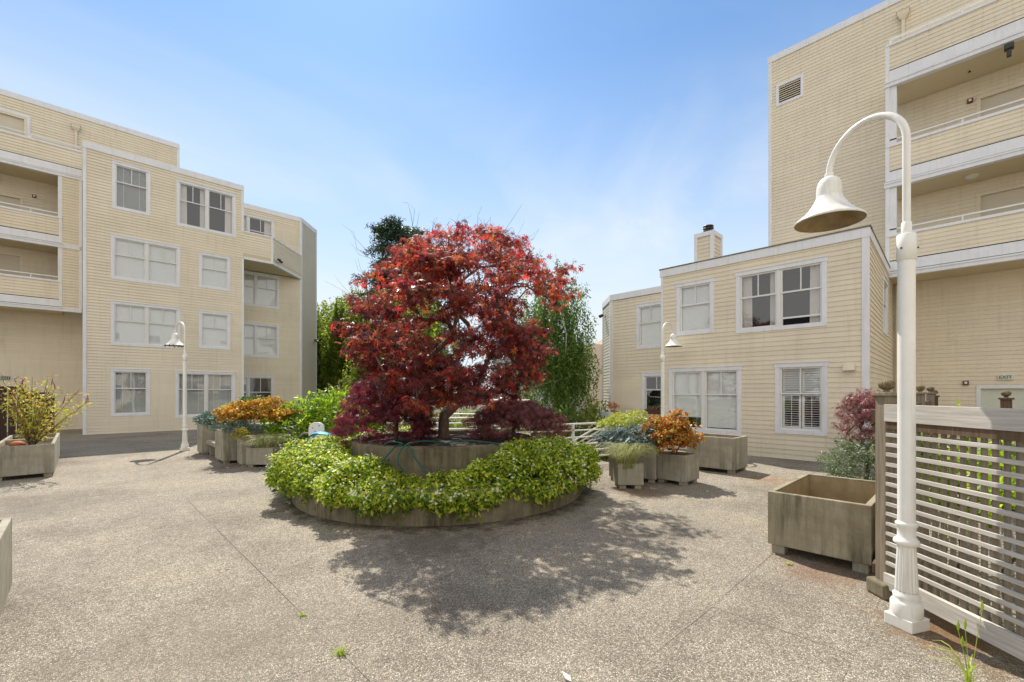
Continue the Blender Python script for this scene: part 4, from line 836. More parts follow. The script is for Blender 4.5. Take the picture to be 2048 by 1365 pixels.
# ---------------- lamp posts
def make_lamp(label):
    t_ = thing('lamp_post', label, 'street lamp', group='white bell-shaded lamp posts')
    K = .73; P_ = lambda pr_: [(r*K, z) for r, z in pr_]
    m = MB(); m.box(-.092, -.092, 0, .092, .092, .085); m.build('plinth', MAT['lamp'], t_, .006)
    m = MB(); m.lathe(P_([(.125, .085), (.129, .10), (.129, .175), (.118, .19), (.104, .20), (.108, .215), (.108, .235), (.096, .245), (.092, .26)]), 36, cap=False)
    m.lathe(P_([(.092, .26), (.085, .40), (.076, .55), (.072, .585)]), 96, flute=(.26, .56, 16, .12), cap=False)
    m.lathe(P_([(.072, .585), (.098, .60), (.106, .615), (.098, .632), (.080, .645), (.073, .66), (.074, .72), (.090, .738), (.090, .752), (.072, .765)]), 36, cap=False); m.build('base', MAT['lamp'], t_)
    m = MB(); m.lathe(P_([(.071, .765), (.070, 1.6), (.069, 2.66)]), 32, cap=False); m.build('post', MAT['lamp'], t_)
    m = MB(); m.lathe(P_([(.070, 2.655), (.080, 2.66), (.080, 2.84), (.072, 2.845), (.03, 2.85)]), 32); m.build('collar', MAT['lamp'], t_)
    for a in (0.6, 2.7, 4.8):
        b = MB(); b.tube([(.056*math.cos(a), .056*math.sin(a), 2.74), (.068*math.cos(a), .068*math.sin(a), 2.74)], .006, 6); b.build('screw', MAT['black'], t_)
    m = MB(); m.lathe([(.031, 2.85), (.031, 2.93), (.026, 2.935)], 20, cap=False); Z = 3.545
    pts = [(0, 0, 2.90), (0, 0, 3.3), (0, 0, Z)]+[(-.29+.29*math.cos(a), 0, Z+.29*math.sin(a)) for a in [math.pi*k/20 for k in range(1, 21)]]+[(-.58, 0, 3.52)]
    m.tube(pts, .0245, 16); m.lathe([(.030, 3.56), (.033, 3.55), (.033, 3.515), (.024, 3.51)], 20, c=(-.58, 0, 0), cap=False); m.build('arm', MAT['lamp'], t_)
    dz = .262; prof = [(.0, 3.265), (.035, 3.265), (.055, 3.255), (.075, 3.235), (.088, 3.20), (.092, 3.16), (.092, 3.10)]
    prof2 = [(.094, 3.10), (.098, 3.085), (.118, 3.045), (.150, 2.995), (.19, 2.95), (.235, 2.915), (.252, 2.900), (.258, 2.888), (.252, 2.883)]
    m = MB(); m.lathe([(r, z+dz) for r, z in prof], 48, c=(-.58, 0, 0), cap=False); m.lathe([(r, z+dz) for r, z in prof2], 48, c=(-.58, 0, 0), cap=False); sh = m.build('shade', MAT['lamp'], t_)
    inn = [(.252, 2.883), (.242, 2.895), (.225, 2.905), (.18, 2.94), (.14, 2.985), (.10, 3.03), (.0, 3.06)]
    m = MB(); m.lathe([(r, z+dz) for r, z in inn], 48, c=(-.58, 0, 0), cap=False); m.build('reflector', MAT['lampin'], sh)
    m = MB(); m.lathe([(0, 3.0+dz), (.03, 3.005+dz), (.042, 3.03+dz), (.035, 3.06+dz)], 16, c=(-.58, 0, 0), cap=False); m.build('bulb', MAT['lampin'], sh)
    return t_
def copy_tree(o, parent=None):
    c = o.copy(); COL.objects.link(c); c.parent = parent
    for ch_ in o.children: copy_tree(ch_, c)
    return c
lamp = make_lamp('nearest white lamp post standing beside the lattice fence')
lamp.location = cp(2.865, 3.25); _d = -(RT*-.17+FW*.56); lamp.rotation_euler.z = math.atan2(_d.y, _d.x)
l2 = copy_tree(lamp); l2['label'] = 'white lamp post with ragged shade rim, in front of the left building'; l2.location = (2.2, 16.0, 0); l2.scale.z = .98; _d = -(RT*-.5+FW*.29); l2.rotation_euler.z = math.atan2(_d.y, _d.x)
l3 = copy_tree(lamp); l3['label'] = 'slim white lamp post behind the orange bush, shade against the right building'; l3.location = cp(4.28, 12.7); l3.scale.z = .965; _d = -(RT*.44+FW*.38); l3.rotation_euler.z = math.atan2(_d.y, _d.x)
for c in l2.children:
    if c.name.startswith('shade'):
        m = MB()
        for k in range(13):
            a = 2*math.pi*k/13+random.uniform(-.1, .1); x, y = -.58+.255*math.cos(a), .255*math.sin(a)
            m.tube([(x, y, 3.17), (x, y, 3.14-random.uniform(.0, .05))], [.014, .007], 5)
        m.build('hanging_flakes', MAT['woodbrown'], c)

# ---------------- lattice fence at the right
def finial(parent, c, r=.058):
    m = MB(); m.lathe([(0, -r*.80), (r*.45, -r*.72), (r*.85, -r*.42), (r, 0), (r*.88, r*.40), (r*.5, r*.72), (0, r*.80)], 96, c=c, flute=(-1, 1, 16, .10), cap=False); return m.build('ball_finial', MAT['finial'], parent)
def fpost(parent, c, h=1.70, w=.105, mat='woodpost', foot=False):
    p = MB(); x, y = c; p.box(x-w/2, y-w/2, .0, x+w/2, y+w/2, h-.03); po = p.build('post', MAT[mat], parent, .004)
    q = MB(); q.box(x-w/2-.022, y-w/2-.022, h-.03, x+w/2+.022, y+w/2+.022, h-.002); q.build('cap', MAT[mat], po, .004); q = MB(); q.lathe([(.03, 0), (.02, .015), (.03, .025)], 12, c=(x, y, h)); q.build('collar', MAT[mat], po)
    finial(po, (x, y, h+.062))
    if foot: q = MB(); q.box(x-.10, y-.10, 0, x+.10, y+.12, .13); q.build('concrete_foot', MAT['ringwall'], po, .02)
    return po
def lattice(parent, x0, x1, ztop=1.6, mat1='woodgrey', mat2='woodbrown', full=True, pitch=.069, sp=.081):
    """local frame: x runs along the fence, y = 0 the outer face, y>0 inwards"""
    m = MB(); m.box(x0, -.005, ztop-.14, x1, .03, ztop); m.build('top_board', MAT[mat1], parent, .003)
    m = MB(); m.box(x0, -.01, .087, x1, .028, .215); m.build('bottom_board', MAT[mat1], parent, .003)
    m = MB(); m.box(x0, .004, ztop-.20, x1, .06, ztop-.142); m.build('upper_rail', MAT[mat2], parent); m = MB(); m.box(x0, .031, .12, x1, .07, .20); m.build('lower_rail', MAT[mat2], parent); m = MB(); m.box(x0, .034, ztop-.12, x1, .075, ztop-.004); m.build('backing_board', MAT[mat2], parent)
    z = ztop-.265; m = MB()
    while z > .24: 
        m.box(x0, .004, z, x1, .024, z+.030+random.uniform(-.002, .002)); z -= sp
    m.build('slats', MAT[mat1], parent, .002)
    m = MB(); x = x0+.06
    while x < x1: m.box(x-.017, .027, .14, x+.017, .040, ztop-.15); x += pitch
    m.build('uprights', MAT['woodpost'], parent)
fence = thing('lattice_fence', 'weathered lattice fence with ball-topped post beside the nearest lamp', 'fence')
fence.matrix_basis = Matrix.Translation(cp(3.13, 3.74))@Matrix.Rotation(math.atan2(-FW.y, -FW.x), 4, 'Z')
fpost(fence, (0, 0), foot=True)
# local +x towards the viewer; local +y = right of the viewer side
sub = thing('panel_tmp', None, None); bpy.data.objects.remove(sub)
lattice(fence, .045, 2.3)
for o_ in fence.children:
    if not o_.name.startswith('post'): o_.location.y = -.055
f2 = thing('lattice_fence', 'brown patio fence with ball-topped posts running back towards the right building', 'fence', (4.95, .56, 0))
for x in (3.85, 6.0, 7.15): fpost(f2, (x, 0), 1.70 if x < 7 else 1.64, mat='woodpost' if x < 7 else 'woodbrown')
lattice(f2, .05, 7.6, 1.55, 'woodbrown', 'woodbrown', pitch=.14)
f3 = thing('fence_post', 'short brown post with ball finial in front of the ground floor door on the right', 'post', (9.98, -.32, 0)); fpost(f3, (0, 0), 1.62, .12, 'woodbrown')
# dark fence at the left edge
f4 = thing('board_fence', 'dark brown board fence with ball-topped post at the left edge', 'fence', (-1.6, 16.9, 0))
MAT['wd'] = MAT['wooddark']; po = fpost(f4, (.55, 0), 1.80, .14, 'wooddark')
m = MB(); x = -3.0
while x < .45: m.box(x, .0, .02, x+.13, .03, 1.78); x += .15
m.build('boards', MAT['wooddark'], f4); m = MB(); m.box(-3, -.03, 1.785, .5, .06, 1.85); m.build('rail', MAT['wooddark'], f4); m = MB(); m.box(.62, -.02, 0, .78, .03, 1.72); m.box(.78, .0, 0, .95, .03, 1.70); m.box(.95, -.01, 0, 1.12, .03, 1.66); m.build('gate_boards', MAT['wooddark'], f4)
f5 = thing('slatted_fence', 'low dark slatted fence in front of the board fence at the left edge', 'fence', (-1.62, 14.9, 0))
m = MB(); z = .1
while z < 1.25: m.box(-2.5, 0, z, .28, .03, z+.05); z += .085
m.build('slats', MAT['woodbrown'], f5); m = MB(); m.box(-2.5, -.02, 1.28, .32, .05, 1.40); m.build('top_board', MAT['woodbrown'], f5)
m = MB(); m.box(.26, -.01, 0, .34, .07, 1.3); m.build('post', MAT['woodbrown'], f5)

# ---------------- white railings and stair
rl = thing('railing', 'white metal guard rail of the courtyard edge and stair behind the round bed', 'railing', (8.2, 6.4, 0))
def railrun(parent, pts, zt, zs, posts, name, r=.022):
    m = MB()
    for dz in zs:
        for a, b in zip(pts[:-1], pts[1:]): m.tube([(a[0], a[1], a[2]+dz), (b[0], b[1], b[2]+dz)], r if dz == zs[0] else r*.8, 6)
    for (x, y, z) in posts: m.box(x-.025, y-.025, z+zs[-1]-.12, x+.025, y+.025, z+zs[0]+.01)
    o = m.build(name, MAT['rail'], parent); return o
zs = (.97, .82, .66, .50, .35, .20)
a = railrun(rl, [(5.8, 7.35, 0), (7.5, 6.6, 0), (9.3, 6.10, 0), (11.2, 6.1, 0), (12.9, 6.1, 0)], 0, zs, [(8.15, 6.42, 0), (9.3, 6.1, 0), (11.2, 6.1, 0)], 'courtyard_rail')
b = railrun(rl, [(9.45, 6.15, .12), (9.55, 7.8, -.75), (9.6, 9.2, -1.6)], 0, (.98, .86, .74, .62, .50), [(9.45, 6.18, .1)], 'stair_rail')
c = railrun(rl, [(9.3, 8.9, 0), (8.5, 9.55, 0), (4.9, 12.8, 0), (3.2, 14.0, 0)], 0, zs, [(8.5, 9.5, 0), (6.7, 11.15, 0), (4.9, 12.8, 0)], 'rear_rail')
m = MB(); a_, b_ = cp(-2.2, 14.5), cp(.55, 14.0)
for z_ in (1.44, 1.0): m.tube([a_+Vector((0, 0, z_)), b_+Vector((0, 0, z_))], .032 if z_ > 1.2 else .02, 6)
m.tube([a_+Vector((0, 0, -3.2)), a_+Vector((0, 0, 1.44))], .035, 6); m.tube([b_+Vector((0, 0, -3.2)), b_+Vector((0, 0, 1.44))], .035, 6); m.build('far_rail', MAT['rail'], rl)
for q in rl.children: q.location = (-8.2, -6.4, 0)

# ================================================================ planted shrubs
def shrub(name, label, cat, base, c, rad, nc, per, tmpl, size, mat, cr=.09, inner=.5, zmin=-.4, stems=14, group=None, up=.4, jit=.35, part='foliage'):
    t_ = thing(name, label, cat, base, group=group); c = Vector(c)-Vector(base)
    lat = np.array(RT); C = ball_centers((0, 0, 0), (1, 1, 1), nc, inner, zmin); rl_, rd_, rz_ = rad
    C = C[:, :1]*rl_*np.array([tuple(RT)])+C[:, 1:2]*rd_*np.array([tuple(FW)])+C[:, 2:3]*np.array([[0, 0, rz_]])+np.array([tuple(c)])
    P, n_ = clumps(C, cr, per, .9, up, jit); fw_ = (P-np.array([tuple(c)]))*1.2+RNG.normal(size=P.shape)*.35
    ns = 16; dd_ = unit_dirs(ns, -.1); l0 = np.array([tuple(RT)]); f0 = np.array([tuple(FW)])
    e0 = dd_[:, :1]*rl_*l0+dd_[:, 1:2]*rd_*f0+dd_[:, 2:3]*np.array([[0, 0, rz_]]); tt = RNG.uniform(.85, 1.28, (ns, 12, 1)); sh_ = (e0[:, None]*tt).reshape(-1, 3)+np.array([tuple(c)])+RNG.normal(size=(ns*12, 3))*size*.25
    P = np.concatenate([P, sh_]); n_ = np.concatenate([n_, RNG.normal(size=sh_.shape)+np.array([0, 0, .5])]); fw_ = np.concatenate([fw_, np.repeat(e0, 12, 0)*1.5+RNG.normal(size=sh_.shape)*.5])
    leaves(part, tmpl, P, n_, size, mat, t_, .45, fwd=fw_)
    if stems:
        sel = C[RNG.choice(len(C), min(stems, len(C)), replace=False)]
        limbs('stems', skeleton((0, 0, -.03), (0, 0, max(.05, c.z*.35)), sel, .004, .12, .4, .012, .03), MAT['bark'], t_)
    return t_
LM['lime'] = leafmat('lime_leaf', [(.30, .34, .03), (.42, .44, .06), (.20, .27, .03), (.50, .50, .10)], .4)
LM['blue'] = leafmat('blue_succulent', [(.16, .23, .21), (.25, .33, .31), (.11, .17, .15), (.36, .42, .39)], .12, .5, 1.2)
LM['orange'] = leafmat('orange_leaf', [(.50, .13, .02), (.42, .20, .03), (.22, .20, .03), (.55, .22, .03), (.30, .05, .02), (.16, .17, .03), (.5, .33, .05)], .4)
LM['amber'] = leafmat('amber_leaf', [(.48, .20, .02), (.50, .32, .04), (.25, .20, .02), (.55, .16, .02), (.13, .15, .02), (.55, .38, .06)], .4)
LM['juniper'] = leafmat('juniper', [(.07, .14, .11), (.12, .21, .17), (.05, .10, .07), (.18, .27, .20)], .15)
LM['green'] = leafmat('green_leaf', [(.05, .11, .02), (.09, .17, .03), (.15, .24, .05), (.04, .08, .02)], .35)
LM['grass'] = leafmat('striped_grass', [(.35, .38, .14), (.48, .47, .24), (.20, .27, .07), (.55, .52, .32)], .35)
LM['sage'] = leafmat('sage_leaf', [(.12, .18, .08), (.20, .26, .13), (.07, .11, .05), (.28, .33, .18)], .2)
LM['brightlime'] = leafmat('hedge_lime', [(.20, .33, .02), (.36, .50, .02), (.10, .20, .02), (.45, .55, .04), (.06, .13, .015)], .5, .4, 1.7)
LM['yg'] = leafmat('yellow_green', [(.42, .38, .05), (.30, .34, .04), (.50, .42, .10), (.20, .25, .04), (.45, .25, .08)], .45)
LM['spike'] = leafmat('red_spike', [(.30, .03, .05), (.20, .02, .05), (.45, .10, .12)], .2)
# right group
shrub('lime_shrub', 'rounded lime-yellow shrub behind the blue succulents', 'shrub', (8.05, 4.95, .68), cp(2.35, 8.95, 1.04), (.52, .38, .23), 210, 16, LEAF, .05, LM['lime'], .07, stems=10)
shrub('blue_succulents', 'blue-grey succulents hanging over the tall planter', 'succulent', (7.75, 4.6, .68), cp(2.36, 8.45, .82), (.60, .36, .20), 200, 15, LEAFN, .11, LM['blue'], .06, stems=8, up=1.0, jit=.2)
shrub('orange_bush', 'orange and red leaved bush in the right planter group', 'shrub', (8.12, 3.92, .46), cp(2.95, 8.40, .84), (.50, .46, .38), 380, 16, LEAFR, .052, LM['orange'], .075, inner=.45, stems=26)
# left group
shrub('juniper', 'blue-green juniper trailing from the planter by the left lamp', 'shrub', (2.75, 14.75, .72), cp(-8.05, 12.55, .93), (.62, .5, .24), 220, 14, LEAFN, .085, LM['juniper'], .08)
shrub('lime_shrub', 'pale yellow-green shrub rising behind the juniper', 'shrub', (3.1, 15.3, .7), cp(-8.05, 13.4, 1.22), (.50, .3, .16), 110, 14, LEAFN, .09, LM['lime'], .07)
shrub('orange_bush', 'wide amber and orange bush on the tall left planter', 'shrub', (2.95, 12.75, .70), cp(-6.2, 10.95, 1.17), (.80, .55, .29), 420, 16, LEAFR, .06, LM['amber'], .085, inner=.4, stems=30)
shrub('dark_shrub', 'small dark green shrub peeking over the amber bush', 'shrub', (3.5, 13.9, .0), cp(-7.1, 12.2, 1.36), (.46, .3, .18), 100, 13, LEAF, .06, LM['green'], .08, stems=18)
shrub('silver_shrub', 'thin silver-green trailing plant under the amber bush', 'shrub', (2.7, 12.6, .70), cp(-6.35, 10.5, .85), (.55, .25, .13), 90, 11, LEAFN, .06, LM['juniper'], .07, stems=10)
shrub('yellow_plant', 'tuft of yellow leaves on the low planter between the concrete boxes', 'plant', (2.75, 11.95, .55), cp(-6.15, 10.15, .72), (.16, .12, .14), 26, 12, LEAF, .055, LM['yg'], .05, stems=8)
def grass(label, base, n, r, h, spread, mat):
    t_ = thing('grass_tuft', label, 'grass', base, group=None); m = MB()
    for _ in range(n):
        a = random.uniform(0, 2*math.pi); b = random.uniform(0, 2*math.pi); r0 = r*math.sqrt(random.random()); x, y = r0*math.cos(b), r0*math.sin(b); hh = h*random.uniform(.55, 1.1); sp = spread*random.uniform(.35, 1.15)
        ww = random.uniform(.003, .006); px_, py_ = -math.sin(a)*ww, math.cos(a)*ww; pts = []
        for k in range(6):
            t = k/5; q = sp*t**1.4; z = hh*(math.sin(t*2.2)/math.sin(1.57) if sp > .5*spread else t*1.05-.25*t*t)
            w_ = 1-t*.85; pts += [(x+math.cos(a)*q+px_*w_, y+math.sin(a)*q+py_*w_, z), (x+math.cos(a)*q-px_*w_, y+math.sin(a)*q-py_*w_, z+.002)]
        m.add(pts, [(2*k, 2*k+1, 2*k+3, 2*k+2) for k in range(5)])
    m.build('blades', mat, t_); return t_
grass('fountain of pale variegated grass in the small right planter', cp(2.04, 8.0, .36), 800, .19, .42, .46, LM['grass'])
grass('fountain of striped grass in the small left planter', cp(-5.68, 10.35, .35), 800, .22, .36, .46, LM['grass'])
# shrub with red spikes in the left planter
t_ = thing('spiked_shrub', 'airy yellow-green shrub with dark red flower spikes in the left planter', 'shrub', (-.72, 13.35, .55))
m = MB(); Pl = []; sp_ = MB()
for k in range(26):
    e = RT*(random.uniform(-.42, .40) if k < 19 else random.uniform(.45, 1.0))+FW*random.uniform(-.35, .35); h = random.uniform(.85, 1.5) if k < 19 else random.uniform(.75, 1.3)
    pts = [Vector((0, 0, 0)), Vector((e.x*.25, e.y*.25, h*.30)), Vector((e.x*.65, e.y*.65, h*.68)), Vector((e.x, e.y, h))]; m.tube(pts, [.012, .009, .006, .003], 5, cap=False)
    for s_ in range(34):
        t = .25+.75*s_/34; i = min(2, int(t*3)); p = pts[i].lerp(pts[i+1], t*3-i); Pl.append(p+Vector(RNG.normal(size=3)*.055))
    if k % 3 != 1: sp_.tube([pts[3], pts[3]+Vector((random.uniform(-.03, .03), random.uniform(-.03, .03), .07)), pts[3]+Vector((random.uniform(-.05, .05), 0, .15))], [.010, .009, .003], 5)
m.build('stems', MAT['bark'], t_); sp_.build('flower_spikes', LM['spike'], t_)
P = arr(Pl); P = np.concatenate([P, P+RNG.normal(size=P.shape)*.04]); leaves('foliage', LEAF, P, RNG.normal(size=P.shape)+np.array([0, 0, .8]), .075, LM['yg'], t_, .3)
# right: pink laceleaf and green shrub against the wall
laceleaf('laceleaf_maple', 'small pinkish laceleaf maple behind the ball-topped fence post', cp(6.15, 7.75, 0), 1.72, .50, .42, .45, 1.0, 170, LM['lace2'], .075)
shrub('sage_shrub', 'round grey-green shrub under the pink laceleaf maple, behind the empty planter', 'shrub', cp(5.95, 7.45, 0), cp(5.85, 7.45, .42), (.52, .5, .46), 420, 15, LEAFN, .06, LM['sage'], .08, zmin=-.95)
# plants behind the lattice
for (la, de, z, r_, lab) in [(3.95, 3.6, .75, .42, 'yellow-green leafy shrub seen through the lattice near the lamp post'), (4.3, 4.3, .85, .42, 'bright leafy shrub behind the middle of the lattice'), (3.85, 2.75, .6, .40, 'leafy shrub behind the lattice at the right edge')]:
    shrub('patio_shrub', lab, 'shrub', cp(la, de, 0), cp(la, de, z), (r_, r_, .55), 80, 9, LEAF, .085, LM['brightlime'], .12, inner=.2, stems=22)
# lime hedge behind the toys
for (la, de, z, ra, rz_, lab) in [(-5.55, 11.5, .80, .75, .62, 'bright lime leafy shrub left of the toys'), (-4.75, 11.9, .95, .70, .66, 'tallest bright lime leafy shrub behind the white toy chair'), (-3.95, 11.6, .90, .62, .55, 'bright lime leafy shrub beside the purple laceleaf maple')]:
    shrub('lime_hedge_shrub', lab, 'shrub', cp(la, de, -.02), cp(la, de, z), (ra, .6, rz_), 250, 15, LEAF, .105, LM['brightlime'], .12, inner=.45, zmin=-.9, group='lime leafy shrubs by the courtyard edge')
# ---------------- toys
MAT['toywhite'] = paint('toy_white', (.70, .70, .68), .4, .03, 3); MAT['toyblue'] = paint('toy_blue', (.04, .42, .62), .3, .06, 3); MAT['toyred'] = paint('toy_red', (.55, .03, .02), .35, .05, 3); MAT['toygrey'] = paint('toy_spots', (.28, .28, .32), .5, .05, 3)
tc_ = thing('toy_chair', 'white plastic child chair with spotted rounded back behind the jasmine', 'toy chair', cp(-4.22, 9.65))
tc_.rotation_euler.z = math.atan2(RT.y, RT.x)
prof = [(-.17, .42), (-.17, .92)]+[(-.17+.12*(1-math.cos(a)), .92+.13*math.sin(a)) for a in (R(30), R(60), R(90))]+[(.17-.12*(1-math.cos(a)), .92+.13*math.sin(a)) for a in (R(90), R(60), R(30))]+[(.17, .92), (.17, .42)]
m = MB(); n = len(prof); m.add([(x, .0, z) for x, z in prof]+[(x, .04, z) for x, z in prof], [tuple(range(n)), tuple(range(n, 2*n))[::-1]]+[(i, (i+1) % n, n+(i+1) % n, n+i)[::-1] for i in range(n)]); bk = m.build('backrest', MAT['toywhite'], tc_, .008)
for (x, z) in ((-.08, .93), (.06, .98), (-.03, .86), (-.10, .78), (.07, .85), (.02, .74), (-.06, .68), (.09, .70)):
    m = MB(); m.lathe([(.0, 0), (.016, 0), (.016, .004), (0, .004)], 10); o_ = m.build('spot', MAT['toygrey'], bk); o_.matrix_local = Matrix.Translation((x, -.001, z))@Matrix.Rotation(R(90), 4, 'X')
m = MB(); m.box(-.18, -.30, .40, .18, .03, .44); m.build('seat', MAT['toywhite'], tc_, .01)
for (x, y) in ((-.15, -.27), (.15, -.27), (-.15, 0), (.15, 0)): m = MB(); m.tube([(x, y, 0), (x*.9, y, .40)], .02, 8); m.build('leg', MAT['toywhite'], tc_)
tr_ = thing('ride_on_toy', 'turquoise plastic ride-on toy with a curved canopy and red trim', 'ride-on toy', cp(-3.95, 9.2)); tr_.rotation_euler.z = math.atan2(RT.y, RT.x)
m = MB(); vs = []; n = 12
for i in range(n+1):
    a = R(185-150*i/n)
    for j in range(7): vs.append((.24*math.cos(a)+(.10 if i > 9 else 0), -.16+.32*j/6, .66+.24*math.sin(a)-.03*abs(j-3)/3))
fs = [(i*7+j, i*7+j+1, (i+1)*7+j+1, (i+1)*7+j) for i in range(n) for j in range(6)]
m.add(vs, fs, True); m.add([(x*.95, y, z-.02) for x, y, z in vs], [f[::-1] for f in fs], True); m.build('canopy', MAT['toyblue'], tr_)
m = MB(); m.box(-.16, -.14, .22, .30, .14, .46); m.build('body', MAT['toyblue'], tr_, .05); m = MB(); m.box(.1, -.05, .50, .62, .05, .53); m.build('push_bar', MAT['toyblue'], tr_, .01)
m = MB(); m.box(-.42, -.10, .58, -.24, .10, .66); m.tube([(-.30, 0, .58), (-.2, 0, .40)], .02); m.build('steering_grip', MAT['toyred'], tr_, .02)
for (x, y) in ((-.14, -.17), (-.14, .17), (.28, -.17), (.28, .17)): m = MB(); m.tube([(x, y-.03, .12), (x, y+.03, .12)], .12, 16, smooth=False); m.build('wheel', MAT['black'], tr_)
st = thing('toy_stroller', 'dark doll stroller with curved grey handles among the lime leaves', 'stroller', cp(-4.85, 10.1)); st.rotation_euler.z = math.atan2(RT.y, RT.x)
for s_, col in ((-.15, 'black'), (.15, 'black')):
    m = MB(); m.tube([(.30, s_, .1), (.06, s_, .55), (-.08, s_, .80), (-.20, s_, .90), (-.33, s_, .88)], .018, 8); m.build('frame', MAT[col], st)
m = MB(); m.tube([(-.05+.16*math.cos(a)+.25, 0, .62+.16*math.sin(a)) for a in [R(150-120*k/8) for k in range(9)]], .022, 8); m.build('hood_hoop', MAT['roof'], st)
m = MB(); m.box(-.02, -.13, .35, .28, .13, .42); m.build('seat', MAT['black'], st, .02)
for (x, y) in ((.32, -.16), (.32, .16), (-.05, -.16), (-.05, .16)): m = MB(); m.tube([(x, y-.02, .09), (x, y+.02, .09)], .09, 14, smooth=False); m.build('wheel', MAT['black'], st)
m = MB(); m.tube([(0.06, 0, .4), (-.05, 0, .42)], .02); 
# little things
MAT['terra'] = paint('terracotta', (.45, .13, .05), .8, .1, 6)
pt = thing('terracotta_bowl', 'orange bowl lying in the left planter', 'pot', (-.95, 14.1, .57)); pt.scale = (.8, .8, .75); m = MB(); m.lathe([(0, .13), (.06, .125), (.12, .09), (.16, .0), (.15, .0), (.11, .08), (0, .115)], 20, cap=False); m.build('bowl', MAT['terra'], pt)
hb = thing('flower_box', 'brown window box with small succulents under the ground floor window of the set-back bay', 'window box', (14.72, 7.85, .92)); m = MB(); m.box(-.09, -.45, 0, .09, .45, .17); m.build('box', MAT['terra'], hb, .01)
MAT['brown'] = paint('brown_box', (.10, .03, .02), .7, .1, 5); hb.children[0].data.materials[0] = MAT['brown']
C = np.stack([RNG.uniform(-.05, .05, 40), RNG.uniform(-.4, .4, 40), RNG.uniform(.17, .28, 40)], 1); C[:8, 2] += RNG.uniform(0, .16, 8); P, n_ = clumps(C, .05, 9); leaves('succulents', LEAF, P, n_, .05, leafmat('box_plants', [(.35, .22, .12), (.30, .30, .10), (.16, .24, .05), (.5, .32, .2)], .3), hb)
pp = thing('flower_pot', 'pot of peach flowers on the white sloping wall', 'flower pot', (14.25, 9.35, .93)); m = MB(); m.lathe([(.0, 0), (.07, 0), (.09, .12), (.08, .12), (0, .10)], 14, cap=False); m.build('pot', MAT['terra'], pp)
P, n_ = clumps(ball_centers((0, 0, .24), (.20, .20, .15), 40, .3), .05, 9); leaves('flowers', LEAFR, P, n_, .06, leafmat('peach', [(.6, .30, .2), (.5, .22, .14), (.35, .28, .12)], .3), pp)
# weeds and fallen leaves
def weed(label, loc, n, h, sp_, mat):
    g_ = grass(label, loc, n, .02, h, sp_, mat); g_.name = 'weed'; g_['category'] = 'weed'; return g_
LM['weed'] = leafmat('weed_leaf', [(.28, .38, .04), (.40, .46, .08)], .4)
weed('small weed at the meeting of two paving joints, lower left', (1.22, 2.86, 0), 26, .035, .07, LM['weed']); weed('tiny yellow weed in the paving joint above the lower left weed', (1.22, 3.55, 0), 16, .02, .04, LM['weed'])
weed('low weed in front of the empty planter', cp(2.72, 4.4).to_tuple()[:2]+(0,), 16, .025, .06, LM['weed'])
wg = weed('tall seeding grass weed at the lower right corner', cp(2.66, 2.60), 14, .16, .20, LM['weed'])
m = MB()
for (dx, dy, h) in ((.05, .02, .30), (.14, -.05, .40), (-.03, .03, .22), (.10, .05, .26)):
    e = Vector((dx, dy, h)); m.tube([Vector((0, 0, 0)), e*.6+Vector((0, 0, .02)), e], .0022, 4); m.tube([e, e+Vector((.003, 0, .03)), e+Vector((.008, 0, .06))], [.004, .009, .001], 6)
m.build('seed_heads', LM['weed'], wg)
LM['dry'] = leafmat('dry_leaf', [(.40, .22, .08), (.25, .10, .05), (.5, .35, .15), (.16, .04, .03)], .2)
n = 260; th = RNG.uniform(0, 2*math.pi, n); rr = 2.5+np.abs(RNG.normal(size=n))*.8; P = np.stack([RC.x+rr*np.cos(th), RC.y+rr*np.sin(th), np.full(n, .008)], 1); P[:70] = np.stack([RNG.uniform(-1, 9, 70), RNG.uniform(1, 12, 70), np.full(70, .008)], 1)
tag(leaves('leaf_litter', LEAF, P, RNG.normal(size=P.shape)*.2+np.array([0, 0, 1.0]), .032, LM['dry'], None, .5), 'scattered dry leaves on the paving around the round bed', 'fallen leaves', kind='stuff')
wl = MB(); wl.add([(0, 0, .004), (.018, .02, .02), (.005, .07, .03), (-.014, .03, .015)], [(0, 1, 2, 3)]); o_ = wl.build('white_petal', MAT['blind']); o_.location = cp(.345, 2.62, .004); tag(o_, 'single white petal lying on the paving at the bottom centre', 'petal')

# ================================================================ trees beyond
def weeping(name, label, base, top, rad, nb, strands, per, mat, size, hang, bark, fork=.55, tmpl=LEAF):
    t_ = thing(name, label, 'tree', base); C = ball_centers((0, 0, top*.72), (rad, rad, top*.28), nb, .35, -.6); sk = skeleton((0, 0, 0), (.1, 0, top*fork), C, .014, .5, .45, .06, .22)
    limbs('trunk', sk, bark, t_); Pl = []
    for i in range(strands):
        a = C[i % nb]+RNG.normal(size=3)*np.array([.35, .35, .25]); l = hang*random.uniform(.3, 1.1); sw = RNG.normal(size=2)*.12
        for k in range(per):
            t = k/per*random.uniform(.9, 1); Pl.append((a[0]+sw[0]*t+random.gauss(0, .05), a[1]+sw[1]*t+random.gauss(0, .05), a[2]-l*t+.1))
    P = np.array(Pl); leaves('crown', tmpl, P, RNG.normal(size=P.shape), size, mat, t_, .3, fwd=RNG.normal(size=P.shape)*.6+np.array([0, 0, -1.0])); return t_
LM['willow'] = leafmat('willow_leaf', [(.14, .20, .02), (.24, .31, .03), (.08, .13, .02), (.36, .40, .05)], .5)
LM['birch'] = leafmat('birch_leaf', [(.07, .14, .02), (.13, .21, .03), (.045, .09, .015), (.20, .28, .05)], .45)
LM['conifer'] = leafmat('cypress', [(.03, .07, .035), (.05, .10, .05), (.02, .05, .03), (.09, .13, .06)], .15)
LM['hedge'] = leafmat('far_hedge', [(.16, .21, .03), (.26, .31, .04), (.09, .14, .02), (.33, .35, .06)], .4)
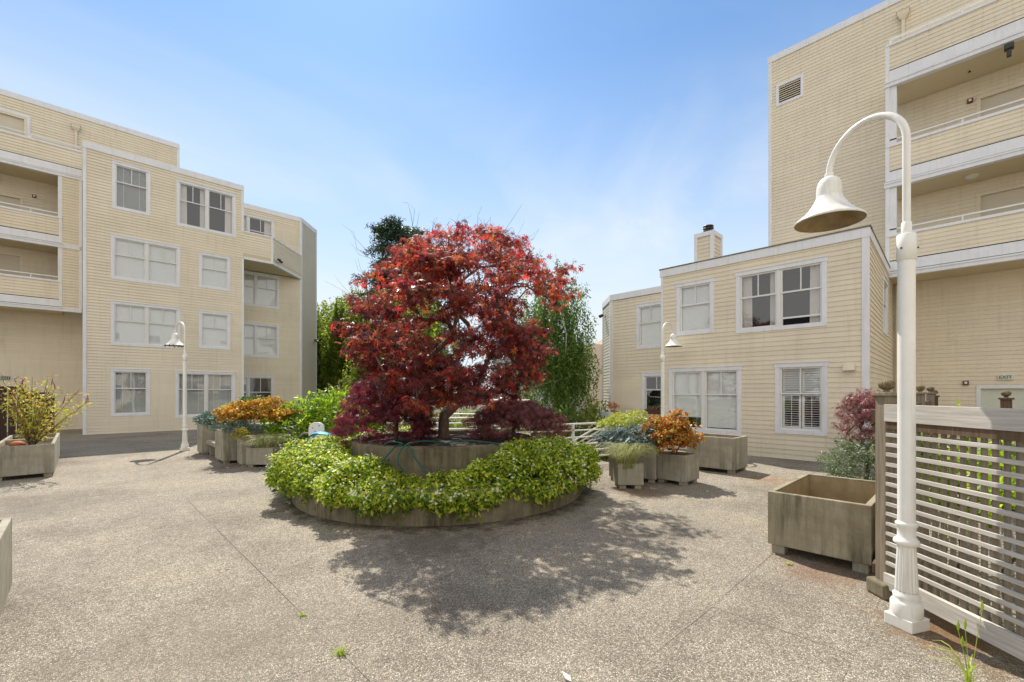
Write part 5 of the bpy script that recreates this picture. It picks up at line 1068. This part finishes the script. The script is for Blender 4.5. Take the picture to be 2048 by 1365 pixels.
weeping('willow_tree', 'green weeping tree filling the gap right of the left building', cp(-12.0, 33.5, -3.2), 12.1, 3.5, 150, 1250, 62, LM['willow'], .22, 4.2, MAT['barkpale'])
weeping('willow_tree', 'second green weeping tree behind the maple crown', cp(-6.6, 27.5, -3.2), 11.0, 3.0, 90, 520, 52, LM['willow'], .20, 2.8, MAT['bark'])
weeping('birch_tree', 'weeping birch with pale trunk right of the maple', cp(1.8, 18.3, -3.2), 9.6, 1.35, 90, 760, 52, LM['birch'], .11, 2.6, MAT['barkpale'], .5)
# conifer
t_ = thing('conifer', 'dark blue-green conifer rising behind the maple on the left', 'tree', cp(-8.4, 33.5, -3.2)); C = []
for k in range(230):
    h = random.uniform(.30, 1.0); z = 16.7*h+.8; r_ = 4.6*(1.12-h)**.6*random.uniform(.35, 1.05); a = random.uniform(0, 2*math.pi); C.append((r_*math.cos(a), r_*math.sin(a), min(z, 17.2)+r_*.1))
C = np.array(C); limbs('trunk', skeleton((0, 0, 0), (0, 0, 9.5), C, .02, .7, .42, .05, .3), MAT['bark'], t_); P, n_ = clumps(C, .8, 150, .36, .8, .4); leaves('crown', LEAFN, P, n_, .30, LM['conifer'], t_, .3)
for (la, de, z, rx, rz_, lab) in [(-9.0, 23.0, .0, 1.1, 1.9, 'yellow-green bush at the foot of the weeping tree'), (-7.3, 21.0, -.4, 1.9, 1.7, 'broad yellow-green bush behind the lime shrubs'), (-3.2, 20, -.3, 2.2, 1.6, 'leafy bush seen beneath the maple'), (-.2, 17.5, -.3, 1.9, 1.5, 'bright green bush seen under the right side of the maple'), (1.6, 15.6, -.6, 1.0, 1.5, 'dark green bush left of the yellow-green hedge'), (3.0, 17.0, -.3, 1.1, 1.35, 'yellow-green hedge bush beside the stair rail')]:
    shrub('background_bush', lab, 'shrub', cp(la, de, -3.2), cp(la, de, z), (rx, 1.2, rz_), 260, 15, LEAF, .17, LM['hedge'] if 'dark' not in lab else LM['birch'], .28, inner=.5, zmin=-.9, stems=10)
# beige building beyond
MAT['stucco'] = paint('beige_stucco', (.62, .50, .38), .85, .05, .4, .12, (.45, .36, .27)); MAT['stuccog'] = paint('grey_stucco', (.50, .50, .48), .85, .05, .4)
fb = thing('beige_building', 'beige stucco building with rounded bay between the birch and the right building', 'building', cp(5.5, 36, -3.2))
def loc(la, de): return (la-5.5, de-36)
fb.matrix_basis = Matrix.Translation(cp(5.5, 36, -3.2))@Matrix.Rotation(math.atan2(RT.y, RT.x), 4, 'Z')
m = MB(); m.prism([loc(7.0, 34.6), loc(16, 34.6), loc(16, 46), loc(7.0, 46)], 0, 9.0); m.build('wall', MAT['stucco'], fb)
m = MB(); m.lathe([(1.05, 0), (1.05, 8.6), (1.0, 8.62)], 40, c=(.75, -.6, 0)); m.build('bay', MAT['stucco'], fb)
m = MB(); m.prism([loc(-1.5, 36), loc(5.8, 36), loc(5.8, 46), loc(-1.5, 46)], 0, 7.6); m.build('side_wing', MAT['stuccog'], fb)
m = MB(); m.box(-8, -4.2, 3.55, 6, -4.0, 3.75); m.box(-8, -4.2, 2.6, 6, -4.05, 3.5); m.build('ledge', MAT['stuccog'], fb)
m = MB(); m.box(-1.8, -.03, 5.2, -.6, 0.02, 6.1); m.build('window', MAT['dark'], fb); m = MB(); m.box(-4.4, -.03, 5.2, -3.0, 0.02, 6.1); m.build('window', MAT['dark'], fb)
m = MB()
for k in range(7): m.box(-1.6, -.04, 7.75+k*.13, .4, 0.0, 7.80+k*.13)
for x in (-1.6, -.6, .38): m.box(x, -.05, 7.6, x+.05, 0.0, 8.65)
m.build('roof_rail', MAT['rail'], fb)
